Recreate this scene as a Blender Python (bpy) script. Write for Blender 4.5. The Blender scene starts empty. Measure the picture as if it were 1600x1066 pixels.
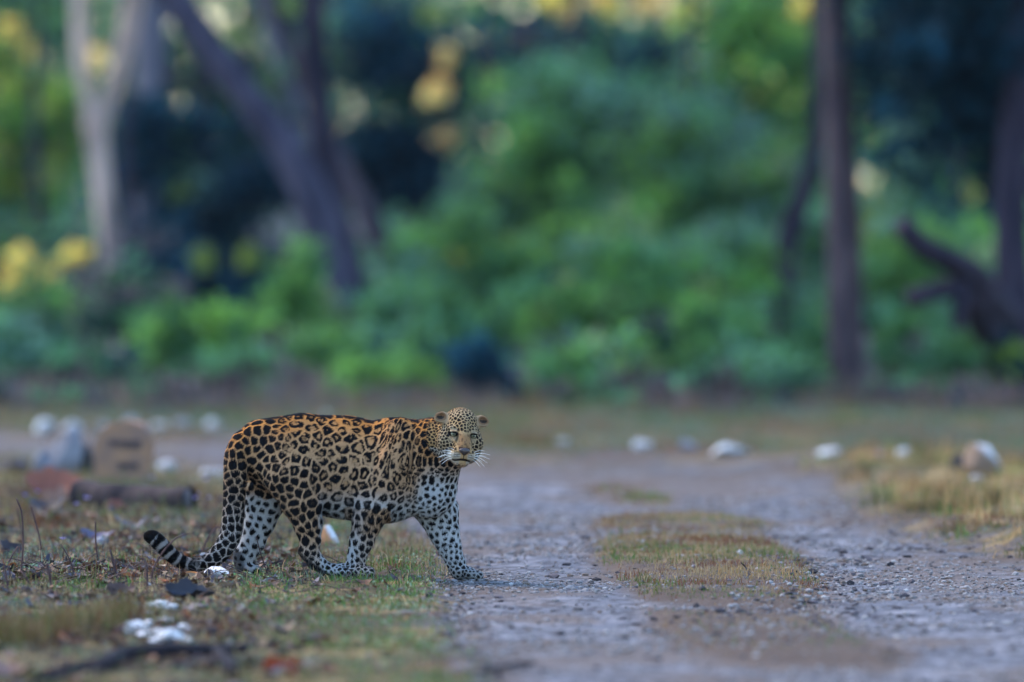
import bpy, math, random
import numpy as np
from mathutils import Vector, Matrix, kdtree

# ------------------------------------------------------------------ camera, sky, sun, exposure
SC = bpy.context.scene
COL = SC.collection
F_PX = 8880.0            # focal length in photo pixels (1600 wide)
CAM_H = 1.62
D0 = 24.0                # distance of the leopard
PITCH = math.atan((533 - 300) / F_PX)

cam_data = bpy.data.cameras.new('camera')
cam_data.sensor_width = 36.0
cam_data.lens = F_PX * 36.0 / 1600.0
cam_data.clip_start = 0.1
cam_data.clip_end = 3000.0
cam_data.dof.use_dof = True
cam_data.dof.focus_distance = 24.0
cam_data.dof.aperture_fstop = 1.0
cam_data.dof.aperture_blades = 0
cam = bpy.data.objects.new('camera', cam_data)
cam.location = (0, 0, CAM_H)
cam.rotation_euler = (math.pi / 2 - PITCH, 0, 0)
COL.objects.link(cam)
SC.camera = cam

SUN_EL = math.radians(50)
SUN_AZ = math.radians(-62)      # from the left, a little beyond the leopard (0 = straight ahead)
world = bpy.data.worlds.new('World')
SC.world = world
world.use_nodes = True
wn = world.node_tree
wn.nodes.clear()
w_out = wn.nodes.new('ShaderNodeOutputWorld')
w_bg = wn.nodes.new('ShaderNodeBackground')
w_sky = wn.nodes.new('ShaderNodeTexSky')
w_sky.sky_type = 'NISHITA'
w_sky.sun_disc = False
w_sky.sun_elevation = SUN_EL
w_sky.sun_rotation = SUN_AZ
w_sky.air_density = 1.5
w_sky.dust_density = 0.6
w_sky.ozone_density = 6.0
w_bg.inputs['Strength'].default_value = 0.15
wn.links.new(w_sky.outputs[0], w_bg.inputs['Color'])
wn.links.new(w_bg.outputs[0], w_out.inputs['Surface'])

sun_data = bpy.data.lights.new('sun', 'SUN')
sun_data.energy = 1.3
sun_data.angle = math.radians(14)
sun_data.color = (1.0, 0.76, 0.50)
sun = bpy.data.objects.new('sun', sun_data)
sd = Vector((math.sin(SUN_AZ) * math.cos(SUN_EL), math.cos(SUN_AZ) * math.cos(SUN_EL), math.sin(SUN_EL)))
sun.rotation_euler = sd.to_track_quat('Z', 'Y').to_euler()
sun.location = (-10, 20, 30)
COL.objects.link(sun)

SC.render.engine = 'CYCLES'
SC.view_settings.view_transform = 'Standard'
SC.view_settings.look = 'None'
SC.view_settings.gamma = 1.0
SC.view_settings.exposure = 1.92
SC.view_settings.use_curve_mapping = False
SC.cycles.use_denoising = True
SC.cycles.max_bounces = 6
SC.cycles.diffuse_bounces = 3
SC.cycles.glossy_bounces = 2
SC.cycles.transmission_bounces = 3
SC.cycles.volume_bounces = 0
SC.cycles.use_fast_gi = False
SC.cycles.caustics_reflective = False
SC.cycles.caustics_refractive = False

# ------------------------------------------------------------------ helpers
RNG = np.random.default_rng(11)
_cp, _sp = math.cos(PITCH), math.sin(PITCH)

def ray(px, py):
    """world direction (y component 1) of a photo pixel"""
    a = (px - 800) / F_PX
    b = -(py - 533) / F_PX
    # camera looks along +Y pitched down
    y = _cp + b * _sp
    z = -_sp + b * _cp
    return np.array([a / y, 1.0, z / y])

def at(px, py, Y):
    d = ray(px, py)
    return np.array([d[0] * Y, Y, CAM_H + d[2] * Y])

def to_px(x, y, z):
    """world -> photo pixel, vectorised"""
    dz = z - CAM_H
    f = y * _cp - dz * _sp
    u = y * _sp + dz * _cp
    return 800 + F_PX * x / f, 533 - F_PX * u / f

def smooth(a, b, x):
    t = np.clip((x - a) / (b - a), 0, 1)
    return t * t * (3 - 2 * t)

def vnoise(p, scale=1.0, seed=0):
    """value noise 0..1 on N x 3 points"""
    p = np.asarray(p, dtype=np.float64) * scale + 1000.0 + seed * 17.31
    i = np.floor(p).astype(np.int64)
    f = p - i
    f = f * f * (3 - 2 * f)
    def h(ix, iy, iz):
        n = (ix * 73856093) ^ (iy * 19349663) ^ (iz * 83492791) ^ (seed * 2654435)
        n = (n ^ (n >> 13)) * 1274126177
        n &= 0x7fffffff
        n = (n ^ (n >> 15)) * 668265263
        return ((n & 0xffffff) / float(0xffffff))
    r = 0
    for dx in (0, 1):
        wx = f[:, 0] if dx else 1 - f[:, 0]
        for dy in (0, 1):
            wy = f[:, 1] if dy else 1 - f[:, 1]
            for dz in (0, 1):
                wz = f[:, 2] if dz else 1 - f[:, 2]
                r = r + wx * wy * wz * h(i[:, 0] + dx, i[:, 1] + dy, i[:, 2] + dz)
    return r

def fbm(p, scale=1.0, seed=0, octs=3):
    r = 0; a = 1.0; s = 0
    for k in range(octs):
        r = r + a * vnoise(p, scale * 2 ** k, seed + k)
        s += a; a *= 0.5
    return r / s

def make_mesh(name, verts, faces, mat=None, cols=None, smooth_shade=False):
    """faces: (N,3) or (N,4) int array, or a list of such arrays"""
    me = bpy.data.meshes.new(name)
    verts = np.asarray(verts, dtype=np.float32)
    if not isinstance(faces, list):
        faces = [faces]
    faces = [np.asarray(f, dtype=np.int32) for f in faces if len(f)]
    nl = sum(f.size for f in faces); nf = sum(len(f) for f in faces)
    me.vertices.add(len(verts)); me.vertices.foreach_set('co', verts.ravel())
    me.loops.add(nl); me.loops.foreach_set('vertex_index', np.concatenate([f.ravel() for f in faces]))
    me.polygons.add(nf)
    tot = np.concatenate([np.full(len(f), f.shape[1], dtype=np.int32) for f in faces])
    st = np.concatenate([[0], np.cumsum(tot)[:-1]]).astype(np.int32)
    me.polygons.foreach_set('loop_start', st)
    me.polygons.foreach_set('loop_total', tot)
    me.polygons.foreach_set('use_smooth', np.full(nf, bool(smooth_shade)))
    me.update(calc_edges=True)
    me.validate()
    if cols is not None:
        ca = me.color_attributes.new('Col', 'FLOAT_COLOR', 'POINT')
        c4 = np.ones((len(verts), 4), dtype=np.float32); c4[:, :3] = cols
        ca.data.foreach_set('color', c4.ravel())
    if mat is not None:
        me.materials.append(mat)
    return me

def add_obj(name, me, parent=None, loc=None, kind=None, label=None, cat=None, group=None):
    o = bpy.data.objects.new(name, me)
    COL.objects.link(o)
    if parent is not None:
        o.parent = parent
    if loc is not None:
        o.location = loc
    if kind: o['kind'] = kind
    if label: o['label'] = label
    if cat: o['category'] = cat
    if group: o['group'] = group
    return o

def empty(name, loc, label, cat, group=None):
    o = add_obj(name, None, loc=loc, label=label, cat=cat, group=group)
    o.empty_display_size = 0.1
    return o

def nodes_of(name):
    m = bpy.data.materials.new(name)
    m.use_nodes = True
    nt = m.node_tree
    b = nt.nodes['Principled BSDF']
    return m, nt, b

def N(nt, typ, **kw):
    n = nt.nodes.new(typ)
    for k, v in kw.items():
        setattr(n, k, v)
    return n

def plain(name, color, rough=0.7, spec=0.3, noise=None, bump=None):
    """a colour broken by noise, with fine relief"""
    m, nt, b = nodes_of(name)
    b.inputs['Roughness'].default_value = rough
    b.inputs['Specular IOR Level'].default_value = spec
    b.inputs['Base Color'].default_value = (*color, 1)
    tc = N(nt, 'ShaderNodeTexCoord')
    if noise:
        sc_, col2 = noise
        n = N(nt, 'ShaderNodeTexNoise'); n.inputs['Scale'].default_value = sc_; n.inputs['Detail'].default_value = 5
        nt.links.new(tc.outputs['Object'], n.inputs['Vector'])
        r = N(nt, 'ShaderNodeValToRGB')
        r.color_ramp.elements[0].position = 0.38; r.color_ramp.elements[1].position = 0.62
        r.color_ramp.elements[0].color = (*color, 1); r.color_ramp.elements[1].color = (*col2, 1)
        nt.links.new(n.outputs['Fac'], r.inputs['Fac'])
        nt.links.new(r.outputs['Color'], b.inputs['Base Color'])
    if bump:
        bs, bd = bump
        n2 = N(nt, 'ShaderNodeTexNoise'); n2.inputs['Scale'].default_value = bs; n2.inputs['Detail'].default_value = 6
        nt.links.new(tc.outputs['Object'], n2.inputs['Vector'])
        bu = N(nt, 'ShaderNodeBump'); bu.inputs['Strength'].default_value = 0.7; bu.inputs['Distance'].default_value = bd
        nt.links.new(n2.outputs['Fac'], bu.inputs['Height'])
        nt.links.new(bu.outputs['Normal'], b.inputs['Normal'])
    return m

def attr_mat(name, rough=0.6, spec=0.3, translucent=0.0, bump=None):
    m, nt, b = nodes_of(name)
    a = N(nt, 'ShaderNodeAttribute', attribute_name='Col')
    nt.links.new(a.outputs['Color'], b.inputs['Base Color'])
    b.inputs['Roughness'].default_value = rough
    b.inputs['Specular IOR Level'].default_value = spec
    if bump:
        tc = N(nt, 'ShaderNodeTexCoord')
        n2 = N(nt, 'ShaderNodeTexNoise'); n2.inputs['Scale'].default_value = bump[0]; n2.inputs['Detail'].default_value = 6
        nt.links.new(tc.outputs['Object'], n2.inputs['Vector'])
        bu = N(nt, 'ShaderNodeBump'); bu.inputs['Strength'].default_value = 0.7; bu.inputs['Distance'].default_value = bump[1]
        nt.links.new(n2.outputs['Fac'], bu.inputs['Height'])
        nt.links.new(bu.outputs['Normal'], b.inputs['Normal'])
    if translucent:
        t = N(nt, 'ShaderNodeBsdfTranslucent')
        nt.links.new(a.outputs['Color'], t.inputs['Color'])
        mx = N(nt, 'ShaderNodeMixShader'); mx.inputs[0].default_value = translucent
        nt.links.new(b.outputs[0], mx.inputs[1]); nt.links.new(t.outputs[0], mx.inputs[2])
        nt.links.new(mx.outputs[0], nt.nodes['Material Output'].inputs['Surface'])
    return m

def catmull(P, n):
    P = np.asarray(P, float)
    Q = np.vstack([2 * P[0] - P[1], P, 2 * P[-1] - P[-2]])
    out = []
    for i in range(len(P) - 1):
        p0, p1, p2, p3 = Q[i:i + 4]
        for k in range(n):
            t = k / n
            out.append(0.5 * ((2 * p1) + (-p0 + p2) * t + (2 * p0 - 5 * p1 + 4 * p2 - p3) * t * t + (-p0 + 3 * p1 - 3 * p2 + p3) * t ** 3))
    out.append(P[-1])
    return np.array(out)

def tube(P, R, seg=12, n=4, rough=0.0, rscale=4.0, seed=0, cap=True):
    """tapered limb through points P with radii R -> verts, quads(list)"""
    PR = catmull(np.column_stack([np.asarray(P, float), R]), n)
    pts, rad = PR[:, :3], np.maximum(PR[:, 3], 1e-4)
    T = np.gradient(pts, axis=0); T /= np.linalg.norm(T, axis=1)[:, None] + 1e-9
    u = np.cross(T[0], [0, 1, 0.01]); u /= np.linalg.norm(u) + 1e-9
    V = []
    ang = np.arange(seg) * 2 * math.pi / seg
    for p, t, r in zip(pts, T, rad):
        u = u - t * np.dot(u, t); u /= np.linalg.norm(u) + 1e-9
        w = np.cross(t, u)
        V.append(p + r * (np.cos(ang)[:, None] * u + np.sin(ang)[:, None] * w))
    V = np.array(V)
    if rough:
        flat = V.reshape(-1, 3)
        nn = fbm(flat, rscale, seed, 3) - 0.5
        c = np.repeat(pts, seg, axis=0)
        flat = c + (flat - c) * (1 + rough * 2 * nn)[:, None]
        V = flat.reshape(V.shape)
    m = len(pts)
    i = np.arange(m - 1)[:, None] * seg; j = np.arange(seg)[None, :]; j2 = (j + 1) % seg
    Fq = np.stack([i + j, i + j2, i + seg + j2, i + seg + j], -1).reshape(-1, 4)
    V = V.reshape(-1, 3)
    tris = []
    if cap:
        V = np.vstack([V, pts[0], pts[-1]])
        a, b = len(V) - 2, len(V) - 1
        jj = np.arange(seg); jn = (jj + 1) % seg
        tris = np.vstack([np.stack([jn, jj, np.full(seg, a)], -1),
                          np.stack([(m - 1) * seg + jj, (m - 1) * seg + jn, np.full(seg, b)], -1)])
    return V, Fq, tris

def join_geo(parts):
    """parts: list of (V, quads, tris)"""
    V, Q, T = [], [], []; o = 0
    for v, q, t in parts:
        V.append(v)
        if len(q): Q.append(np.asarray(q) + o)
        if len(t): T.append(np.asarray(t) + o)
        o += len(v)
    fs = []
    if Q: fs.append(np.vstack(Q))
    if T: fs.append(np.vstack(T))
    return np.vstack(V), fs

_ico = None
def ico(sub):
    import bmesh
    bm = bmesh.new(); bmesh.ops.create_icosphere(bm, subdivisions=sub, radius=1.0)
    v = np.array([x.co[:] for x in bm.verts]); f = np.array([[w.index for w in p.verts] for p in bm.faces])
    bm.free(); return v, f
# ------------------------------------------------------------------ ground, track
def poly_sd(px, py, poly):
    """signed distance (photo pixels, + inside) to a polygon"""
    P = np.asarray(poly, float); n = len(P)
    d = np.full(px.shape, 1e18); ins = np.zeros(px.shape, bool)
    for i in range(n):
        a, b = P[i], P[(i + 1) % n]
        e = b - a
        wx, wy = px - a[0], py - a[1]
        t = np.clip((wx * e[0] + wy * e[1]) / (e @ e), 0, 1)
        d = np.minimum(d, (wx - t * e[0]) ** 2 + ((wy - t * e[1])) ** 2)
        c = ((a[1] > py) != (b[1] > py)) & (px < (b[0] - a[0]) * (py - a[1]) / (b[1] - a[1] + 1e-12) + a[0])
        ins ^= c
    return np.where(ins, 1, -1) * np.sqrt(d)

TRACK = [(760, 1500), (735, 1066), (716, 1000), (704, 950), (690, 905), (668, 860), (640, 830), (600, 800), (560, 778), (480, 756), (350, 740),
         (240, 726), (0, 716), (-900, 704), (-900, 664), (0, 668), (350, 672), (650, 692), (760, 708), (900, 712), (1100, 716), (1320, 724),
         (1338, 736), (1325, 752), (1372, 790), (1440, 815), (1530, 848), (1600, 868), (2400, 1000), (2600, 1500)]
STRIP = [(930, 835), (985, 824), (1100, 822), (1190, 832), (1262, 868), (1285, 915), (1260, 945), (1120, 940), (1010, 925), (950, 888), (930, 860)]
STRIP2 = [(918, 812), (960, 800), (1040, 796), (1130, 799), (1215, 815), (1190, 824), (1010, 822), (930, 822)]
STRIP3 = [(1000, 935), (1150, 940), (1290, 935), (1330, 975), (1420, 1010), (1390, 1035), (1230, 1035), (1080, 1015), (1010, 970)]
STRIP4 = [(960, 770), (1000, 766), (1040, 772), (1036, 782), (975, 780)]
STRIP5 = [(905, 757), (960, 750), (1005, 753), (1000, 762), (930, 764)]

def masks(x, y):
    """what covers the ground at x,y: track (0/1 soft), strips of turf on it"""
    z = np.zeros_like(x)
    px, py = to_px(x, y, z)
    py = np.clip(py, -500, 5000); px = np.clip(px, -6000, 8000)
    P = np.stack([x, y * .35, z], -1)
    n1 = (fbm(P, 2.2, 3) - .5) * 60 + (fbm(P, 9.0, 13) - .5) * 34
    sc_ = np.clip(1.0 * 24 / y, .3, 1.4)
    # distances in image height count for more than those in width: ground is foreshortened
    def sd(poly, k):
        Pp = [(a, b * k) for a, b in poly]
        return poly_sd(px, py * k, Pp)
    tr = sd(TRACK, 2.2) + n1 * sc_ * .9 + (fbm(P, .9, 23) - .5) * 60 * sc_
    st = np.maximum.reduce([sd(STRIP, 2.5), sd(STRIP2, 3), sd(STRIP3, 2.5) - 14, sd(STRIP4, 3), sd(STRIP5, 3) - 6]) + n1 * .55 * sc_
    return tr, st, px, py

def G(x, y):
    x = np.atleast_1d(np.asarray(x, float)); y = np.atleast_1d(np.asarray(y, float))
    tr, st, px, py = masks(x, y)
    P = np.stack([x, y, 0 * x], -1)
    near = smooth(75, 45, y)
    h = (fbm(P, 1.3, 41) - .5) * .05 * near + (fbm(P, 5.5, 47) - .5) * .030
    t = smooth(-10, 30, tr)
    h = h * (1 - .65 * t) - .024 * t
    h += (fbm(P, 11, 53) - .5) * .022 * smooth(40, 30, y)
    h += .020 * smooth(0, 25, st) * (.6 + .8 * vnoise(P, 3, 5))
    # right bank
    h += .05 * smooth(1330, 1480, px) * smooth(0, -40, tr) * smooth(30, 27, y) 
    # stay level where the leopard treads
    w = np.exp(-(((x + .45) / 1.0) ** 4)) * np.exp(-(((y - 24) / .8) ** 4))
    lv = np.where(x > -.35, -.020 * smooth(-.4, -.3, x), 0.0)
    h = h * (1 - w) + (lv + h * .15) * w
    h += .5 * smooth(48, 90, y) + 1.5 * smooth(90, 300, y)
    return h

gx = np.concatenate([-np.geomspace(3.2, 400, 26)[::-1], np.linspace(-3.12, 3.12, 300), np.geomspace(3.2, 400, 26)])
gy = np.concatenate([np.linspace(-60, 14, 12), np.linspace(14.5, 17.5, 12), np.linspace(17.6, 30, 420), np.linspace(30.06, 46, 200), np.geomspace(46.3, 600, 60)])
# widen the middle band with distance so that it follows the frame
GX, GY = np.meshgrid(gx, gy, indexing='ij')
wid = 1 + np.clip((GY - 20) / 20, 0, 4) * (np.abs(GX) <= 400)
GX = GX * np.clip(GY / 24, .8, 4)
hz = G(GX.ravel(), GY.ravel()).reshape(GX.shape)
tr, st, gpx, gpy = masks(GX.ravel(), GY.ravel())
GP = np.stack([GX.ravel(), GY.ravel(), hz.ravel()], -1)
tmask = smooth(-1, 1, tr / 60 + (fbm(GP, 14, 83) - .5) * 4.5)
smask = smooth(-14, 16, st)
# colours of soil and thin growth (what the thing is, not how it is lit)
n_a = fbm(GP, 1.7, 61); n_b = fbm(GP, 6, 67); n_c = fbm(GP, 22, 71); n_d = vnoise(GP * [1, .35, 1], 60, 77)
gravel = np.array([.155, .160, .192]); soil = np.array([.112, .080, .064]); turf = np.array([.085, .080, .045]); straw = np.array([.23, .165, .085])
def mix(a, b, t):
    return a * (1 - t[:, None]) + b * t[:, None]
one = np.ones((len(GP), 3))
cv = mix(one * turf, straw, smooth(.40, .62, n_b))
cv = mix(cv, soil * .75, smooth(.42, .58, n_a) * .9)
cg = mix(one * gravel, np.array([.25, .25, .285]), smooth(.42, .62, n_b))
cg = mix(cg, np.array([.075, .072, .085]), smooth(.46, .58, n_c) * .9)
cg = mix(cg, np.array([.15, .115, .10]), smooth(.50, .64, n_a) * .75)
edge_soil = smooth(120, 10, tr) * smooth(-60, 5, tr)
cg = mix(cg, soil, np.clip(edge_soil * .75 * smooth(.30, .5, n_b), 0, 1))
cs = mix(one * soil * .95, straw * .85, smooth(.42, .6, n_b) * smooth(905, 860, gpy))
cc = mix(cv, cg, tmask)
halo = smooth(-45, 0, st)
cc = mix(cc, soil * 1.1, halo * tmask * .8)
cc = mix(cc, one * 0 + cs, smask)
far = smooth(41, 52, GY.ravel())
cc = mix(cc, np.array([.085, .085, .10]), far)
cc *= .74 * (.80 + .4 * n_d)[:, None]

nxg, nyg = GX.shape
ii = (np.arange(nxg - 1)[:, None] * nyg + np.arange(nyg - 1)[None, :])
gq = np.stack([ii, ii + nyg, ii + nyg + 1, ii + 1], -1).reshape(-1, 4)
tq = tr[gq].mean(1) > 0
m_ground = attr_mat('ground_soil', rough=.92, spec=.04, bump=(60, .012))
m_track = attr_mat('track_gravel', rough=.85, spec=.10, bump=(70, .022))
def sub_mesh(name, q, mat):
    u, inv = np.unique(q, return_inverse=True)
    return make_mesh(name, GP[u], inv.reshape(q.shape), mat, cc[u], True)
add_obj('ground', sub_mesh('ground', gq[~tq], m_ground), kind='structure')
add_obj('dirt_track', sub_mesh('dirt_track', gq[tq], m_track), kind='structure')

def on_ground(px, py):
    """world point on the ground under a photo pixel"""
    d = ray(px, py)
    Y = -CAM_H / d[2] if d[2] < 0 else 60
    for _ in range(6):
        x = d[0] * Y
        h = G(x, Y)[0]
        Y = (CAM_H - h) / -d[2]
    return np.array([d[0] * Y, Y, G(d[0] * Y, Y)[0]])

# ------------------------------------------------------------------ growth on the ground
def blades(x, y, L, W, col, lean=.5, segs=2):
    """many grass blades: x,y base, L length, W half width, col N x 3"""
    n = len(x)
    z = G(x, y) - .004
    a = RNG.uniform(0, 2 * math.pi, n); ln = np.abs(RNG.normal(0, lean, n))
    dx, dy = np.cos(a) * ln, np.sin(a) * ln
    b = RNG.uniform(0, 2 * math.pi, n)
    # turn the flat of the blade to random headings
    sx_, sy_ = np.cos(b) * W, np.sin(b) * W
    base = np.stack([x, y, z], -1)
    nrm = np.sqrt(1 + ln ** 2)
    mid = base + np.stack([dx * .35 * L / nrm, dy * .35 * L / nrm, .62 * L / nrm], -1)
    tip = base + np.stack([dx * L / nrm, dy * L / nrm, L / nrm * (1 - .25 * np.minimum(ln, 1.5))], -1)
    s = np.stack([sx_, sy_, 0 * sx_], -1)
    V_ = np.stack([base - s, base + s, mid + s * .8, mid - s * .8, tip], 1).reshape(-1, 3)
    o = np.arange(n)[:, None] * 5
    q = o + np.array([[0, 1, 2, 3]]); t = o + np.array([[3, 2, 4]])
    shade = RNG.uniform(.8, 1.25, n)
    c = np.repeat(col * shade[:, None], 5, 0)
    return V_, q, t, c

def sample(n, ylo, yhi, bias=0.0):
    """points uniformly over the ground inside the frame"""
    y = np.sqrt(RNG.uniform(ylo ** 2, yhi ** 2, n)) if bias == 0 else ylo + (yhi - ylo) * RNG.uniform(0, 1, n) ** bias
    x = RNG.uniform(-.102, .102, n) * y
    return x, y

def grass(name, label, cat, x, y, L, W, col, lean, mat):
    V_, q, t, c = blades(x, y, L, W, col, lean)
    add_obj(name, make_mesh(name, V_, [q, t], mat, c.clip(0, 1)), kind='stuff', label=label, cat=cat)

m_grass = attr_mat('grass_blade', rough=.6, spec=.08, translucent=.25)
GREEN = np.array([.065, .135, .030]); OLIVE = np.array([.115, .125, .042]); STRAW = np.array([.29, .21, .115]); GOLD = np.array([.30, .185, .080]); RUST = np.array([.15, .060, .030]); BLUEG = np.array([.12, .16, .12])
def pal(P, seed, w):
    """mix palette colours by soft patches"""
    n = len(P); k = len(w)
    f = np.stack([fbm(P, 2.4, seed + 7 * i) * 3.2 + w[i][1] + RNG.uniform(0, 1.1, n) for i in range(k)], -1)
    i = f.argmax(1)
    return np.array([c for c, _ in w])[i]

# left verge and its continuation under the leopard
x, y = sample(520000, 18.0, 37)
tr, st, px, py = masks(x, y)
P = np.stack([x, y, 0 * x], -1)
left = (px < 900)
dens = smooth(35, -60, tr) * (.12 + 1.1 * smooth(.38, .6, fbm(P, 3.2, 101)))
dens *= np.where(y < 20.2, .55, 1)
k = left & (RNG.uniform(0, 1, len(x)) < dens)
x, y, P, px, py = x[k], y[k], P[k], px[k], py[k]
green_zone = smooth(330, 430, px) * smooth(870, 915, py) * 1.5
c = pal(P, 110, [(GREEN, -.1), (OLIVE, .15), (STRAW, .40), (RUST, .25), (BLUEG, .0)])
gsel = RNG.uniform(0, 1, len(x)) < np.clip(green_zone * smooth(.30, .55, fbm(P, 3, 131)), 0, .75)
c[gsel] = GREEN * 1.15
L = RNG.gamma(3, .0105, len(x)) * np.where(gsel, .7, 1.0) * np.where(py < 830, 1.35, 1.0)
c = c * np.where(RNG.uniform(0, 1, (len(x), 1)) < .16, 1.7, 1) * np.where(RNG.uniform(0, 1, (len(x), 1)) < .25, .45, 1)
grass('verge_grass', 'short mixed green and straw turf on the left verge around the leopard', 'grass', x, y, L, RNG.uniform(.0010, .0028, len(x)), c, 1.15, m_grass)

# out-of-focus clump of taller grass close to the viewer
n = 1500
x0 = RNG.normal(0, 1, n); a_ = RNG.integers(0, 5, n)
cx_ = np.array([at(p_, 1000, 20.6)[0] for p_ in (90, 130, 165, 45, 20)])[a_]; cy_ = np.array([20.6, 20.9, 21.3, 20.2, 20.3])[a_]
x = cx_ + x0 * .055; y = cy_ + RNG.normal(0, .10, n)
grass('foreground_grass', 'blurred olive brown grass clumps at the lower left, closest to the viewer', 'grass', x, y, RNG.uniform(.05, .15, n), RNG.uniform(.0015, .003, n), np.where(RNG.uniform(0, 1, (n, 1)) < .4, OLIVE * .9, np.where(RNG.uniform(0, 1, (n, 1)) < .5, STRAW * .7, RUST * .8)), .45, m_grass)
# right bank: taller golden grass
x, y = sample(300000, 19, 35)
tr, st, px, py = masks(x, y); P = np.stack([x, y, 0 * x], -1)
dens = smooth(40, -40, tr) * (.15 + smooth(.35, .6, fbm(P, 3, 201)))
k = (px > 1250) & (RNG.uniform(0, 1, len(x)) < dens)
x, y, P, px, py = x[k], y[k], P[k], px[k], py[k]
c = pal(P, 210, [(GREEN, .1), (OLIVE, .1), (STRAW, .4), (GOLD, .4), (RUST, .15)])
hgt = np.where(py < 740, .032, np.where(py < 800, .042, .032))
L = RNG.gamma(5, 1 / 5, len(x)) * hgt * (.25 + 2.3 * smooth(.36, .66, fbm(P, 3.4, 231)))
rk = np.exp(-((px - 1528) / 46) ** 2 - ((py - 752) / 14) ** 2)
L = L * (1 - .75 * rk)
c = c * (.45 + 1.5 * smooth(.3, .7, fbm(P, 5, 241)))[:, None]
grass('bank_grass', 'taller golden dry grass on the bank right of the track', 'grass', x, y, L, RNG.uniform(.0013, .0028, len(x)), c, .55, m_grass)
# a few long stalks there
x, y = sample(6000, 24.5, 31)
tr, st, px, py = masks(x, y)
k = (px > 1400) & (tr < -10) & (RNG.uniform(0, 1, len(x)) < smooth(.4, .6, fbm(np.stack([x, y, 0 * x], -1), 3.4, 231)))
x, y = x[k], y[k]
grass('seed_stalks', 'thin long straw stalks rising above the golden grass of the right bank', 'grass', x, y, RNG.uniform(.08, .20, len(x)), RNG.uniform(.0012, .002, len(x)), np.tile(GOLD * 1.1, (len(x), 1)), .3, m_grass)

# strips of turf on the track
x, y = sample(420000, 20, 32)
tr, st, px, py = masks(x, y); P = np.stack([x, y, 0 * x], -1)
dens = smooth(-16, 26, st) * (.12 + 1.1 * smooth(.36, .52, fbm(P, 3.3, 301))) * np.where(py > 930, .30, 1) * np.where(py > 870, .7, 1)
k = (tr > 0) & (RNG.uniform(0, 1, len(x)) < dens)
x, y, P, px, py = x[k], y[k], P[k], px[k], py[k]
c = pal(P, 310, [(GREEN, .05), (OLIVE, .2), (STRAW, .45), (GOLD, .1), (RUST, .25)])
gz = (RNG.uniform(0, 1, len(x)) < .8 * np.exp(-((px - 1310) / 60) ** 2 - ((py - 1012) / 22) ** 2)) | (RNG.uniform(0, 1, len(x)) < .8 * np.exp(-((px - 1005) / 50) ** 2 - ((py - 774) / 9) ** 2))
c[gz] = GREEN
L = RNG.gamma(3, .0065, len(x)) * (.5 + fbm(P, 5, 333)) * np.where((py > 925) & ~gz, .6, 1)
grass('strip_grass', 'low straw and green turf growing in the middle of the track', 'grass', x, y, L, RNG.uniform(.0012, .0024, len(x)), c, .8, m_grass)

# far verge
y = 35 + 12 * RNG.uniform(0, 1, 110000); x = RNG.uniform(-.108, .108, len(y)) * y
tr, st, px, py = masks(x, y); P = np.stack([x, y, 0 * x], -1)
k = (tr < 8) & (y > 34.5) & (RNG.uniform(0, 1, len(x)) < .35 + smooth(.4, .6, fbm(P, 1.5, 401)))
x, y, P, px = x[k], y[k], P[k], px[k]
c = pal(P, 410, [(GREEN * .9, .1), (BLUEG, .35), (STRAW * .8, .1), (RUST * 1.3, -.1)])
L = RNG.gamma(5, .2, len(x)) * (.035 + .07 * smooth(38, 43, y) * fbm(P, .8, 421) * 1.5)
grass('far_verge_grass', 'blurred low grass along the far side of the track bend', 'grass', x, y, L, RNG.uniform(.002, .0045, len(x)), c, .7, m_grass)

# ------------------------------------------------------------------ gravel and litter
pv, pf = ico(1)
def pebbles(name, x, y, r, col, flat=.6, label=None, cat=None, sink=.3, mat=None, rough=.25):
    n = len(x); z = G(x, y)
    sc3 = np.stack([r * RNG.uniform(.7, 1.5, n), r * RNG.uniform(.7, 1.3, n), r * flat * RNG.uniform(.7, 1.2, n)], -1)
    a = RNG.uniform(0, 2 * math.pi, n)
    B = pv[None] * (1 + RNG.uniform(-rough, rough, (n, len(pv), 1)))
    B = B * sc3[:, None, :]
    ca, sa = np.cos(a)[:, None], np.sin(a)[:, None]
    X = B[..., 0] * ca - B[..., 1] * sa; Y_ = B[..., 0] * sa + B[..., 1] * ca
    V_ = np.stack([X + x[:, None], Y_ + y[:, None], B[..., 2] + (z + sc3[:, 2] * (1 - 2 * sink))[:, None]], -1).reshape(-1, 3)
    f = (np.arange(n)[:, None, None] * len(pv) + pf[None]).reshape(-1, 3)
    c = np.repeat(col, len(pv), 0)
    add_obj(name, make_mesh(name, V_, f, mat, c.clip(0, 1)), kind='stuff', label=label, cat=cat)

x, y = sample(90000, 17.5, 31)
tr, st, px, py = masks(x, y); P = np.stack([x, y, 0 * x], -1)
dens = smooth(-25, 15, tr) * (.16 + smooth(.47, .62, fbm(P, 1.6, 501))) * np.where(st > 10, .35, 1)
rim = np.exp(-((px - 1290) / 90) ** 2) * smooth(960, 900, py) * smooth(850, 880, py) + np.exp(-((px - 715) / 40) ** 2) * smooth(860, 890, py)
dens = np.clip(dens + rim * .8, 0, 1)
k = (RNG.uniform(0, 1, len(x)) < dens) & (tr > -30)
x, y = x[k], y[k]
w_ = RNG.uniform(0, 1, len(x))[:, None]
col_ = np.where(w_ < .62, np.array([.25, .24, .25]), np.where(w_ < .78, np.array([.11, .10, .105]), np.where(w_ < .93, np.array([.17, .13, .11]), np.array([.38, .37, .37])))) * RNG.uniform(.7, 1.25, (len(x), 1)) * .74
m_peb = attr_mat('pebble', rough=.85, spec=.1)
pebbles('loose_gravel', x, y, np.minimum(RNG.gamma(2.0, .0019, len(x)) + .0015, .016), col_, label='loose grey pebbles and dark clods scattered over the dirt track', cat='gravel', mat=m_peb)

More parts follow.
